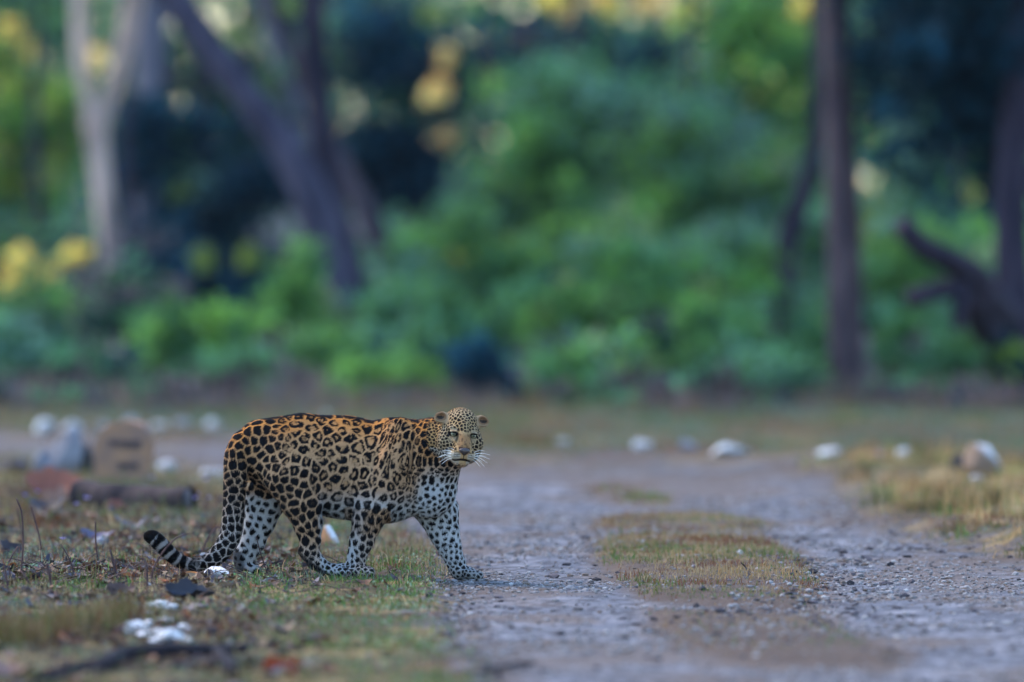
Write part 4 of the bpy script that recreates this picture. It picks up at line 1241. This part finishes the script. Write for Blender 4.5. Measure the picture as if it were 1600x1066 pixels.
# trunk: the back bends a little away from the camera between hips and shoulders
F.chain([(LP(417, 703, -0.02), .125), (LP(450, 713, -0.005), .163), (LP(490, 721, 0.01), .186), (LP(535, 728, 0.015), .204),
         (LP(580, 736, 0.01), .200), (LP(610, 737, 0.0), .208)], k=.03, ys=.66)
F.cone(LP(520, 742, 0.012), LP(590, 757, 0.005), .165, .150, k=.05, ys=.72)          # belly
F.cone(LP(405, 690, -0.02), LP(470, 672, -0.005), .085, .060, k=.04, ys=.8)         # croup
F.cone(LP(470, 673, 0), LP(560, 677, 0.01), .060, .052, k=.04, ys=.9)
F.cone(LP(612, 700, -0.01), LP(648, 722, -0.02), .128, .160, k=.035, ys=.66)         # chest
F.cone(LP(645, 745, -0.02), LP(672, 768, -0.035), .150, .108, k=.03, ys=.72)
F.ell(LP(626, 694, -0.075), (.072, .038, .118), k=.03)                              # shoulder blades
F.ell(LP(630, 690, 0.055), (.06, .035, .10), k=.03)
# neck
F.cone(LP(640, 700, -0.02), LP(680, 690, -0.06), .120, .100, k=.04, ys=.8)
F.cone(LP(680, 690, -0.06), LP(712, 683, -0.10), .100, .078, k=.03, ys=.85)
F.cone(LP(672, 735, -0.04), LP(700, 712, -0.09), .090, .070, k=.03, ys=.8)
F.cone(LP(690, 760, -0.03), LP(697, 735, -0.06), .062, .058, k=.03)
# near hind leg
F.ell(LP(452, 725, -0.075), (.115, .068, .150), k=.04)
F.chain([(LP(462, 745, -0.085), .118), (LP(472, 780, -0.092), .084), (LP(482, 815, -0.095), .056), (LP(486, 842, -0.095), .0445),
         ], k=.03, ys=.72)
F.chain([(LP(486, 842, -0.095), .042), (LP(484, 857, -0.095), .040), (LP(494, 875, -0.095), .035), (LP(514, 889, -0.095), .028)], k=.012, ys=.85)
F.cone(LP(472, 858, -0.095), LP(478, 866, -0.095), .014, .016, k=.012)
F.chain([(LP(514, 889, -0.095), .028), (LP(536, 889, -0.095), .030)], k=.012, ys=1.15)
for dy in (-.032, -.012, .010, .030):
    F.cone(LP(532, 890, -0.095 + dy), LP(549, 891.5, -0.095 + dy * 1.2), .021, .0185, k=.006)
# far hind leg
F.ell(LP(425, 725, 0.055), (.10, .062, .140), k=.04)
F.chain([(LP(420, 745, 0.062), .125), (LP(414, 778, 0.07), .090), (LP(405, 815, 0.075), .062), (LP(394, 848, 0.075), .0465),
         (LP(382, 868, 0.075), .040), (LP(378, 884, 0.075), .034)], k=.028, ys=.72)
F.cone(LP(369, 866, 0.075), LP(372, 880, 0.075), .018, .018, k=.012)
F.cone(LP(378, 886, 0.075), LP(390, 890, 0.075), .030, .028, k=.012, ys=1.2)
for dy in (-.030, -.010, .012, .032):
    F.cone(LP(387, 890, 0.075 + dy), LP(401, 892.5, 0.075 + dy * 1.2), .020, .0165, k=.006)
# near foreleg
F.chain([(LP(622, 715, -0.075), .115), (LP(605, 752, -0.088), .100), (LP(586, 785, -0.095), .078), (LP(575, 812, -0.098), .060),
         (LP(566, 843, -0.10), .0465), (LP(559, 866, -0.10), .036), (LP(557, 880, -0.10), .034)], k=.026, ys=.66)
F.cone(LP(557, 884, -0.10), LP(566, 889, -0.10), .034, .030, k=.012, ys=1.15)
for dy in (-.034, -.012, .012, .034):
    F.cone(LP(563, 889, -0.10 + dy), LP(580, 891.5, -0.10 + dy * 1.2), .0225, .0195, k=.006)
# far foreleg, stretched forward onto the track
F.chain([(LP(662, 765, 0.035), .110), (LP(684, 800, 0.05), .084), (LP(693, 830, 0.055), .062), (LP(702, 855, 0.055), .046),
         (LP(712, 880, 0.055), .035), (LP(716, 892, 0.055), .032)], k=.028, ys=.72)
F.cone(LP(717, 895, 0.055), LP(734, 898, 0.055), .034, .029, k=.012, ys=1.15)
for dy in (-.034, -.012, .012, .034):
    F.cone(LP(731, 897, 0.055 + dy), LP(749, 900.5, 0.055 + dy * 1.2), .0215, .0185, k=.006)
# tail
TAIL = [(384, 694, -.03, 24), (372, 713, -.05, 20), (369, 740, -.06, 18), (367, 775, -.06, 17), (365, 810, -.06, 16.5), (360, 838, -.06, 16),
        (346, 861, -.06, 14.5), (325, 877, -.06, 11.5), (300, 881.5, -.06, 10.2), (275, 871, -.06, 10.5), (256, 853, -.06, 11.5), (241, 839, -.06, 11), (232, 836, -.06, 6.5)]
TP = catmull([(*LP(a, b, c), r / PXM) for a, b, c, r in TAIL], 3)
F.chain([(t[:3], t[3]) for t in TP], k=.008, ys=.9)
# head frame: u right, v up, w forward (towards the viewer)
yaw, pit, rol = math.radians(11), math.radians(4), math.radians(-6)
HM = (Matrix.Rotation(yaw, 3, 'Z') @ Matrix.Rotation(pit, 3, 'X') @ Matrix.Rotation(rol, 3, 'Y').inverted())
HR = np.array([(HM @ Vector((1, 0, 0)))[:], (HM @ Vector((0, 0, 1)))[:], (HM @ Vector((0, -1, 0)))[:]])
HO = LP(724, 675.5, -0.20)
def H(u, v, w):
    return HO + u * HR[0] + v * HR[1] + w * HR[2]
F.ell(H(0, .024, -.075), (.078, .082, .085), HR, k=.02)
F.ell(H(0, -.02, -.07), (.088, .075, .07), HR, k=.02)
for s in (-1, 1):
    F.ell(H(s * .052, -.036, -.035), (.046, .048, .042), HR, k=.02)          # cheeks
    F.ell(H(s * .050, -.078, -.055), (.040, .045, .05), HR, k=.02)           # ruff
    F.ell(H(s * .038, .022, -.012), (.030, .018, .028), HR, k=.012)          # brow
    F.ell(H(s * .0245, -.080, .050), (.0300, .0245, .030), HR, k=.010)       # whisker pads
    # ears: cupped
    e = H(s * .088, .058, -.062)
    ex = math.radians(-25 * s)
    er = np.array([HR[0] * math.cos(ex) + HR[1] * math.sin(ex), -HR[0] * math.sin(ex) + HR[1] * math.cos(ex), HR[2]])
    F.ell(e, (.030, .024, .016), er, k=.014)
F.cone(H(0, .028, .0), H(0, -.045, .050), .028, .025, k=.02)                 # nose bridge
F.cone(H(0, -.030, .0), H(0, -.075, .040), .046, .034, k=.02)                # muzzle
F.ell(H(0, -.061, .066), (.024, .013, .016), HR, k=.008)                     # nose pad base
F.ell(H(0, -.112, .036), (.032, .022, .028), HR, k=.010)                     # chin
F.ell(H(0, -.095, .0), (.045, .035, .045), HR, k=.02)                        # jaw
for s in (-1, 1):
    e = H(s * .092, .060, -.045)
    ex = math.radians(-25 * s)
    er = np.array([HR[0] * math.cos(ex) + HR[1] * math.sin(ex), -HR[0] * math.sin(ex) + HR[1] * math.cos(ex), HR[2]])
    F.ell(e, (.021, .0165, .020), er, k=.006, sub=True)
    F.ell(H(s * .0445, -.001, .026), (.016, .0075, .015), HR, k=.006, sub=True)
    F.ell(H(s * .0445, .0105, .020), (.022, .0055, .014), HR, k=.006)  # eye sockets
F.ell(H(0, -.0985, .082), (.030, .0030, .022), HR, k=.004, sub=True)         # mouth
F.ell(H(0, -.082, .088), (.0025, .016, .016), HR, k=.004, sub=True)
F.cone(LP(604, 668, -.120), LP(578, 742, -.150), .010, .008, k=.022, sub=True)
F.cone(LP(489, 712, -.150), LP(503, 768, -.125), .012, .012, k=.022, sub=True)
F.cone(LP(645, 690, -.125), LP(640, 745, -.130), .008, .008, k=.02, sub=True)
F.ell(LP(610, 735, -.135), (.045, .022, .075), k=.03)
F.ell(LP(391, 757, -.095), (.02, .016, .022), k=.012)                         # under the tail

V, Q = F.mesh()
print('leopard verts', len(V))
# light relaxation
def relax(V, Q, n):
    e = np.vstack([Q[:, [0, 1]], Q[:, [1, 2]], Q[:, [2, 3]], Q[:, [3, 0]]])
    for _ in range(n):
        S = np.zeros_like(V); C = np.zeros(len(V))
        for k in range(3):
            S[:, k] = np.bincount(e[:, 0], V[e[:, 1], k], len(V)) + np.bincount(e[:, 1], V[e[:, 0], k], len(V))
        C = np.bincount(e[:, 0], None, len(V)) + np.bincount(e[:, 1], None, len(V))
        V = V * .4 + .6 * S / C[:, None]
    return V
V = relax(V, Q, 3)
fn_ = np.cross(V[Q[:, 2]] - V[Q[:, 0]], V[Q[:, 3]] - V[Q[:, 1]])
VN = np.zeros_like(V)
for c in range(4):
    for k in range(3):
        VN[:, k] += np.bincount(Q[:, c], fn_[:, k], len(V))
VN /= np.linalg.norm(VN, axis=1)[:, None] + 1e-12

# ---- regions, in the animal's own side-on coordinates
PX = V[:, 0] * PXM + LX; PY = LY - V[:, 2] * PXM
rel = V - HO
hu, hv, hw = rel @ HR[0], rel @ HR[1], rel @ HR[2]
head = smooth(.140, .128, np.sqrt(hu ** 2 + ((hv + .015) / 1.12) ** 2)) * smooth(-.125, -.108, hw) * smooth(-.128, -.105, hv + np.minimum(hw + .02, 0) * -.0 + np.where(hw < -.045, (hw + .045) * .9, 0))
# tail parameter
td = np.full(len(V), 9.0); tt = np.zeros(len(V)); off = 0.0; tlen = 0
for a, b in zip(TP[:-1], TP[1:]):
    ba = b[:3] - a[:3]; L = np.linalg.norm(ba)
    t = np.clip(((V - a[:3]) @ ba) / (L * L), 0, 1)
    d = np.linalg.norm(V - a[:3] - t[:, None] * ba, axis=1) / (a[3] + (b[3] - a[3]) * t)
    m = d < td; td = np.where(m, d, td); tt = np.where(m, off + t * L, tt); off += L
tlen = off
tail = (td < 1.12) & (tt > .05) & (V[:, 1] < 0.01)
leg_nh = (PX > 440) & (PX < 560) & (PY > 785) & (V[:, 1] < -.01)
leg_fh = (PX < 445) & (PY > 760) & (V[:, 1] > 0.0) & ~tail
leg_nf = (PX > 538) & (PX < 612) & (PY > 790) & (V[:, 1] < -.01)
leg_ff = (PX > 645) & (PY > 800)
SP = .0455 - .003 * smooth(700, 760, PY) - .008 * smooth(480, 440, PX) - .011 * smooth(595, 622, PX) - .010 * smooth(625, 650, PX)
SP = np.where((PX > 655) & (PY >= 735), .024, SP)
SP = np.where(leg_nh, .036, SP); SP = np.where(leg_nh & (PY > 855), .022, SP); SP = np.where(leg_nh & (PY > 875), .017, SP)
SP = np.where(leg_nf, .031, SP); SP = np.where(leg_nf & (PY > 850), .026, SP); SP = np.where(leg_nf & (PY > 878), .017, SP)
SP = np.where(leg_fh, .034, SP); SP = np.where(leg_fh & (PY > 850), .030, SP)
SP = np.where(leg_ff, .027, SP); SP = np.where(leg_ff & (PY > 850), .022, SP); SP = np.where(leg_ff & (PY > 885), .016, SP)
SP = np.where(tail, .030, SP)
HD = np.clip(head, 0, 1)
SPh = np.where(hv > .02, .0135, .0130)
SP = np.where(HD > .5, SPh, SP)
# warp so that the cells are organic; the spots of neck and shoulder are taller than wide
W3 = np.stack([vnoise(V, 28, s) - .5 for s in (1, 2, 3)], -1) * .020 + np.stack([vnoise(V, 70, s) - .5 for s in (4, 5, 6)], -1) * .007
W3 *= np.minimum(SP / .05, 1)[:, None] ** 1.3
WV = V + W3
stretch = 1 + .50 * smooth(590, 640, PX) * (1 - HD) * smooth(750, 715, PY)
WV2 = WV.copy(); WV2[:, 2] = WV[:, 2] / stretch
order = RNG.permutation(len(V))
cov = np.zeros(len(V), bool); seeds = []
for i in order:
    if cov[i]: continue
    seeds.append(i)
    s = SP[i] * RNG.uniform(.80, 1.04)
    d = WV2 - WV2[i]
    cov |= (np.einsum('ij,ij->i', d, d) < s * s) & ((V - V[i])[:, 1] ** 2 < .01)
print('cells', len(seeds))
kd = kdtree.KDTree(len(seeds))
for n_, i in enumerate(seeds): kd.insert(Vector(WV2[i]), n_)
kd.balance()
K1 = np.zeros(len(V)); K2 = np.zeros(len(V)); KI = np.zeros(len(V), int); K3 = np.zeros(len(V))
for i in range(len(V)):
    r = kd.find_n(WV2[i], 3)
    K1[i] = r[0][2]; KI[i] = r[0][1]; K2[i] = r[1][2]; K3[i] = r[2][2]
seedr = RNG.uniform(0, 1, len(seeds))
cr = seedr[KI]
S = SP
edge = np.minimum((K2 - K1) / S, 1)                        # 0 at a cell's edge
edge = edge - .10 * np.exp(-((K3 - K1) / S) * 5)
nz = vnoise(V, 95, 9); nz2 = vnoise(V, 62, 21)
gap = .165 + .10 * (nz - .5)
# where hollow rosettes stand: back and flank
ros = smooth(425, 455, PX) * smooth(660, 640, PX) * smooth(790, 768, PY) * (1 - HD)
ros = ros * np.where((PX < 500) & (PY > 735), smooth(480, 500, PX), 1)
ros = np.where(leg_nh | leg_nf | leg_fh | leg_ff | tail, 0, ros)
white = np.zeros(len(V))
inner_wt = smooth(742, 768, PY - .42 * np.abs(PX - 680) * 0)
white = np.maximum(white, smooth(640, 668, PX + (PY - 760) * .35) * smooth(712, 762, PY) * (1 - HD))
white = np.maximum(white, smooth(752, 802, PY) * smooth(495, 505, PX) * smooth(668, 640, PX) * np.where(leg_nf, 0, 1))
white = np.maximum(white, np.where(leg_fh, smooth(762, 782, PY), 0))
white = np.maximum(white, np.where(leg_nf, .55 * smooth(815, 860, PY) + .4 * smooth(572, 556, PX - (840 - PY) * .25), 0))
white = np.maximum(white, np.where(leg_nh, .45 * smooth(835, 870, PY), 0))
white = np.maximum(white, np.where(leg_ff, .85, 0))
white = np.maximum(white, np.where(tail, .75 * smooth(.10, .45, tt), 0))
white = np.clip(white, 0, 1)
gapw = gap + (.02 + .30 * cr) * white + np.where(leg_ff | ((PX > 655) & (PY > 745)), .03, 0) + np.where(leg_fh, .06, 0) - np.where(leg_nh & (PY < 850), .02, 0)
gapw = np.where(tail, .12, gapw)
dark = smooth(gapw - .045, gapw + .045, edge)
hol = smooth(.66 + .22 * cr, .74 + .22 * cr, edge + .16 * (nz2 - .5)) * ros
brk = smooth(.66, .71, vnoise(V, 66, 33)) * ros * smooth(.95, .5, edge)
dark = dark * (1 - hol) * (1 - .9 * brk)
# small dots inside some rosettes
dots = smooth(.73, .78, vnoise(V, 140, 55)) * hol * .7
dark = np.maximum(dark, dots)
# dorsal stripe
dors = smooth(.80, .93, VN[:, 2]) * smooth(.42, .55, vnoise(V, 38, 5)) * smooth(395, 420, PX) * smooth(700, 660, PX) * smooth(720, 690, PY) * (1 - HD)
dark = np.maximum(dark, dors)
# tail end: bands
band = smooth(.12, .34, .5 + .5 * np.sin(tt * 2 * math.pi / .046 + 3.2 * (vnoise(V, 30, 8) - .5)))
bt = smooth(tlen * .66, tlen * .76, tt)
dark = np.where(tail, dark * (1 - bt) + band * bt, dark)
dark = np.where(tail & (tt > tlen - .03), 1, dark)
# hock underside dark, pads
dark = np.maximum(dark, np.where(leg_nh & (PY > 852), smooth(6, 0, PX - 470 - np.maximum(PY - 862, 0) * 1.35), 0) * .85)
dark = np.maximum(dark, np.where(leg_fh & (PY > 862), smooth(384, 372, PX - (PY - 862) * .2), 0) * .8)
foot = smooth(889, 897, PY)

tan = np.stack([np.full(len(V), c) for c in (.50, .305, .170)], -1)
gold = np.array([.58, .245, .065])
topw = smooth(.25, .95, VN[:, 2]) * .75 + smooth(735, 665, PY) * .35 + smooth(640, 668, PX) * smooth(735, 690, PY) * .5 + smooth(420, 375, PX) * smooth(740, 690, PY) * .35  # golden back, warm top light at rump and neck put into the colour
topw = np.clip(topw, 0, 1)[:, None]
tan = tan * (1 - .10 * smooth(700, 790, PY))[:, None] + np.array([.0, .006, .016]) * smooth(700, 780, PY)[:, None]  # lower flank darker and greyer, torso shading put into the coat
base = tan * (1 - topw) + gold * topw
inside = np.array([.37, .20, .09])
base = base * (1 - hol[:, None] * .55) + inside * hol[:, None] * .55
wc = np.array([.44, .455, .48])  # white fur, tinted with the bluish light of the undersides
base = base * (1 - white[:, None]) + wc * white[:, None]
base *= (.86 + .28 * vnoise(V, 12, 71))[:, None] * (.9 + .2 * vnoise(V, 160, 72))[:, None]
ft = (np.clip(foot + .5 * smooth(868, 890, PY) * (leg_nh | leg_ff | leg_fh), 0, 1) * .6)[:, None]
base = base * (1 - ft) + np.array([.13, .115, .10]) * ft
blk = np.array([.006, .0055, .007])
col = base * (1 - dark[:, None]) + blk * dark[:, None]
# ---- head colours
fc = np.stack([np.full(len(V), c) for c in (.44, .295, .150)], -1) * (.75 + .5 * vnoise(V, 60, 91))[:, None]
def put(c, m):
    global fc
    fc = fc * (1 - m[:, None]) + np.array(c) * m[:, None]
au = np.abs(hu)
put((.31, .17, .08), smooth(.036, .018, au + .012 * (vnoise(V, 110, 92) - .5)) * smooth(.02, -.005, hv) * smooth(-.09, -.07, hv))
put((.50, .29, .12), np.clip(smooth(-.045, -.085, hw) + smooth(.07, .10, hv) * .5, 0, 1))
put((.46, .34, .205), smooth(.05, .02, hv) * smooth(-.06, -.03, hw) * smooth(.035, .05, au))
put((.52, .36, .20), smooth(.05, .08, hv) * smooth(-.08, -.04, hw))
put((.46, .41, .34), smooth(-.068, -.078, hv) * smooth(.012, .018, au + 0 * hv))
put((.36, .27, .17), smooth(.011, .007, np.abs(hv + .0175)) * smooth(.018, .008, np.abs(au - .042)))
put((.38, .28, .17), smooth(.009, .005, np.abs(hv - .021)) * smooth(.018, .008, np.abs(au - .044)))
fspot = smooth(.15, .27, edge)
fspot *= (1 - smooth(.036, .026, au) * smooth(.020, .008, hv) * smooth(-.09, -.08, hv))
fspot *= np.where((hv > -.03) & (hv < .025) & (au > .030) & (au < .058), .35, 1)
fspot *= np.where((hv < -.066) & (au < .055), .0, 1)
row = smooth(.35, .6, .5 + .5 * np.cos((hv + .076 + .12 * (au - .02)) * 2 * math.pi / .0088)) * smooth(.014, .019, au) * smooth(.046, .040, au) * smooth(-.061, -.064, hv) * smooth(-.090, -.088, hv)
fspot = np.maximum(fspot, row * .75)
# lips, mouth line, chin edge, eyeliner, nose
mouth = smooth(.006, .003, np.abs(hv + .0995 + .25 * np.maximum(au - .012, 0) - .0)) * smooth(.048, .040, au) * smooth(.02, .03, hw)
mid = smooth(.0028, .0014, au) * smooth(-.068, -.070, hv) * smooth(-.102, -.098, hv) * (hw > .05)
nose = smooth(.0255, .0225, au + .9 * np.maximum(-.058 - hv, 0)) * smooth(-.044, -.050, hv) * smooth(-.0795, -.076, hv) * (hw > .045)
er_ = np.sqrt(((au - .0445) / .0215) ** 2 + ((hv - .001 + .10 * (au - .0445)) / .0135) ** 2)
eyel = smooth(1.05, .85, er_) * (hw > -.03)
tear = smooth(.0050, .0025, np.abs(au - .0275 + (hv + .005) * .25)) * smooth(-.035, -.025, hv) * smooth(.004, -.004, hv) * (hw > 0) * .8
mott = smooth(.60, .72, vnoise(V * [1, 1, .6], 170, 93)) * smooth(.034, .026, au) * smooth(.02, .0, hv) * smooth(-.05, -.04, hv) * .55
fdark = np.clip(np.maximum.reduce([mott, fspot, mouth, mid, nose, eyel, tear]), 0, 1)
fcol = fc * (1 - fdark[:, None]) + np.array([.008, .007, .008]) * fdark[:, None]
fcol = np.where((nose > .5)[:, None], np.array([.035, .024, .025]), fcol)
# ears
for s in (-1, 1):
    eu, ev = hu - s * .092, (hv - .063) * 1.2
    rr = np.sqrt(eu ** 2 + ev ** 2)
    inear = smooth(.042, .038, rr) * (np.abs(hu) > .060) * (hw > -.09)
    ic = np.where((rr < .024)[:, None], np.array([.24, .14, .08]), np.array([.34, .24, .145]))
    ic = np.where(((rr < .016) & (ev < 0))[:, None], np.array([.05, .04, .035]), ic)
    fcol = fcol * (1 - inear[:, None]) + ic * inear[:, None]
col = col * (1 - HD[:, None]) + fcol * HD[:, None]
tl_ = (tail * .45 * smooth(tlen * .5, tlen * .7, tt))[:, None]
col = col * (1 - tl_)
col = np.clip(col * .80, 0, 1)

m_fur = attr_mat('leopard_coat', rough=.7, spec=.03, bump=(420, .0012))
leo = empty('leopard', at(LX, LY, D0), 'spotted leopard walking off the verge onto the track, head turned to the viewer', 'leopard')
body = add_obj('body', make_mesh('leopard_body', V, Q, m_fur, col, True), leo)

# fur: short hairs lying along the coat
def fur():
    tri = np.vstack([Q[:, :3], Q[:, [0, 2, 3]]])
    A = np.linalg.norm(np.cross(V[tri[:, 1]] - V[tri[:, 0]], V[tri[:, 2]] - V[tri[:, 0]]), axis=1)
    n = 190000
    t = tri[RNG.choice(len(tri), n, p=A / A.sum())]
    w = RNG.dirichlet((1, 1, 1), n)
    P = np.einsum('ij,ijk->ik', w, V[t]); Nn = VN[t[:, 0]]; C = col[t[:, 0]]
    hd = HD[t[:, 0]]; px = P[:, 0] * PXM + LX; py = LY - P[:, 2] * PXM
    flow = np.tile(np.array([-.75, 0, -.65]), (n, 1))
    legm = (py > 800)
    flow[legm] = (-.05, 0, -1)
    tl = tail[t[:, 0]]
    flow[tl & (py < 840)] = (-.1, 0, -1)
    flow[tl & (py >= 840)] = (-1, 0, .1)
    out = P - H(0, -.05, 0)
    out /= np.linalg.norm(out, axis=1)[:, None]
    flow = flow * (1 - hd[:, None]) + out * hd[:, None]
    flow += RNG.normal(0, .22, (n, 3))
    flow -= Nn * np.einsum('ij,ij->i', flow, Nn)[:, None]
    flow /= np.linalg.norm(flow, axis=1)[:, None] + 1e-9
    L = RNG.uniform(.007, .013, n); L = np.where(hd > .5, L * .55, L); L = np.where(py > 880, L * .5, L)
    L = np.where((py > 790) & (px > 495) & (px < 660) & (P[:, 2] > .2), L * 1.5, L)
    face = (hd > .5) & (np.abs((P - HO) @ HR[0]) < .06) & (((P - HO) @ HR[2]) > -.03)
    L = np.where(face, L * .45, L)
    D = flow * .93 + Nn * .30
    side = np.cross(D, Nn); side /= np.linalg.norm(side, axis=1)[:, None] + 1e-9
    wd = RNG.uniform(.0006, .0011, n)
    VV = np.empty((n, 3, 3)); VV[:, 0] = P - side * wd[:, None] - Nn * .001; VV[:, 1] = P + side * wd[:, None] - Nn * .001; VV[:, 2] = P + D * L[:, None]
    CC = np.repeat((C * RNG.uniform(.8, 1.25, n)[:, None]).clip(0, 1), 3, axis=0)
    me = make_mesh('leopard_fur', VV.reshape(-1, 3), np.arange(n * 3).reshape(-1, 3), m_fur, CC)
    return me
fo = add_obj('fur', fur(), leo, kind='stuff')

# eyes
m_iris, nt, b = nodes_of('leopard_iris')
b.inputs['Roughness'].default_value = .06
tc = N(nt, 'ShaderNodeTexCoord'); sx = N(nt, 'ShaderNodeSeparateXYZ'); nt.links.new(tc.outputs['Object'], sx.inputs[0])
ln = N(nt, 'ShaderNodeVectorMath', operation='LENGTH'); cx = N(nt, 'ShaderNodeCombineXYZ')
nt.links.new(sx.outputs['X'], cx.inputs[0]); nt.links.new(sx.outputs['Z'], cx.inputs[1]); nt.links.new(cx.outputs[0], ln.inputs[0])
rp = N(nt, 'ShaderNodeValToRGB'); e = rp.color_ramp.elements
e[0].position = .0; e[0].color = (.004, .004, .004, 1)
e[1].position = .0045; e[1].color = (.30, .33, .22, 1)
for p_, c_ in ((.0038, (.004, .004, .004, 1)), (.0085, (.20, .20, .12, 1)), (.0098, (.01, .01, .01, 1))):
    q = e.new(p_); q.color = c_
nt.links.new(ln.outputs['Value'], rp.inputs['Fac']); nt.links.new(rp.outputs['Color'], b.inputs['Base Color'])
iv, ifc = ico(3)
for s in (-1, 1):
    me = make_mesh('leopard_eye', iv * .0112, ifc, m_iris, None, True)
    o = add_obj('eye', me, leo, loc=H(s * .0432, -.0005, .0140))
    o.rotation_euler = HM.to_euler()
# nose pad
m_nose = plain('leopard_nose', (.035, .024, .026), rough=.35, spec=.5, noise=(120, (.055, .04, .04)))
nv = iv.copy()
nv = nv * (1 + .0 * nv[:, :1])
u_, v_, w_ = nv[:, 0] * .0240, nv[:, 2] * .0130, -nv[:, 1] * .010
u_ = u_ * np.where(v_ < 0, 1 + v_ / .018, 1)
nn = np.array([H(a, -.061 + b_, .0775 + c_) for a, b_, c_ in zip(u_, v_, w_)])
add_obj('nose', make_mesh('leopard_nose', nn, ifc, m_nose, None, True), leo)
# whiskers
m_wh = plain('leopard_whisker', (.80, .80, .78), rough=.4)
wg = []
for s in (-1, 1):
    for k in range(9):
        v0 = -.072 - .007 * (k % 3) - .001 * k
        a = H(s * RNG.uniform(.028, .042), v0, .058)
        ang = math.radians(-28 + 9 * k + RNG.uniform(-5, 5) - 8)
        L = RNG.uniform(.05, .085)
        dirv = HR[0] * s * math.cos(ang) - HR[1] * math.sin(ang) * .75 + HR[2] * .12
        b1 = a + dirv * L * .5 + HR[1] * .004; c1 = a + dirv * L - HR[1] * .006
        wg.append(tube([a, b1, c1], [.0009, .0007, .0003], seg=4, n=4))
vv, ff = join_geo(wg)
add_obj('whiskers', make_mesh('leopard_whiskers', vv, ff, m_wh), leo, kind='stuff')
# ------------------------------------------------------------------ haze
HZ = .00014
v = np.array([(a, b, c) for a in (-60, 60) for b in (-3, 140) for c in (-2, 16)], float)
f = np.array([[0, 1, 3, 2], [4, 6, 7, 5], [0, 4, 5, 1], [2, 3, 7, 6], [1, 5, 7, 3], [0, 2, 6, 4]])
m_hz = bpy.data.materials.new('haze'); m_hz.use_nodes = True
nt = m_hz.node_tree; nt.nodes.clear()
vo = nt.nodes.new('ShaderNodeVolumePrincipled'); vo.inputs['Density'].default_value = HZ; vo.inputs['Color'].default_value = (.50, .74, 1, 1)
vo.inputs['Anisotropy'].default_value = .2
om = nt.nodes.new('ShaderNodeOutputMaterial'); nt.links.new(vo.outputs[0], om.inputs['Volume'])
add_obj('haze', make_mesh('haze', v, f, m_hz), kind='stuff')
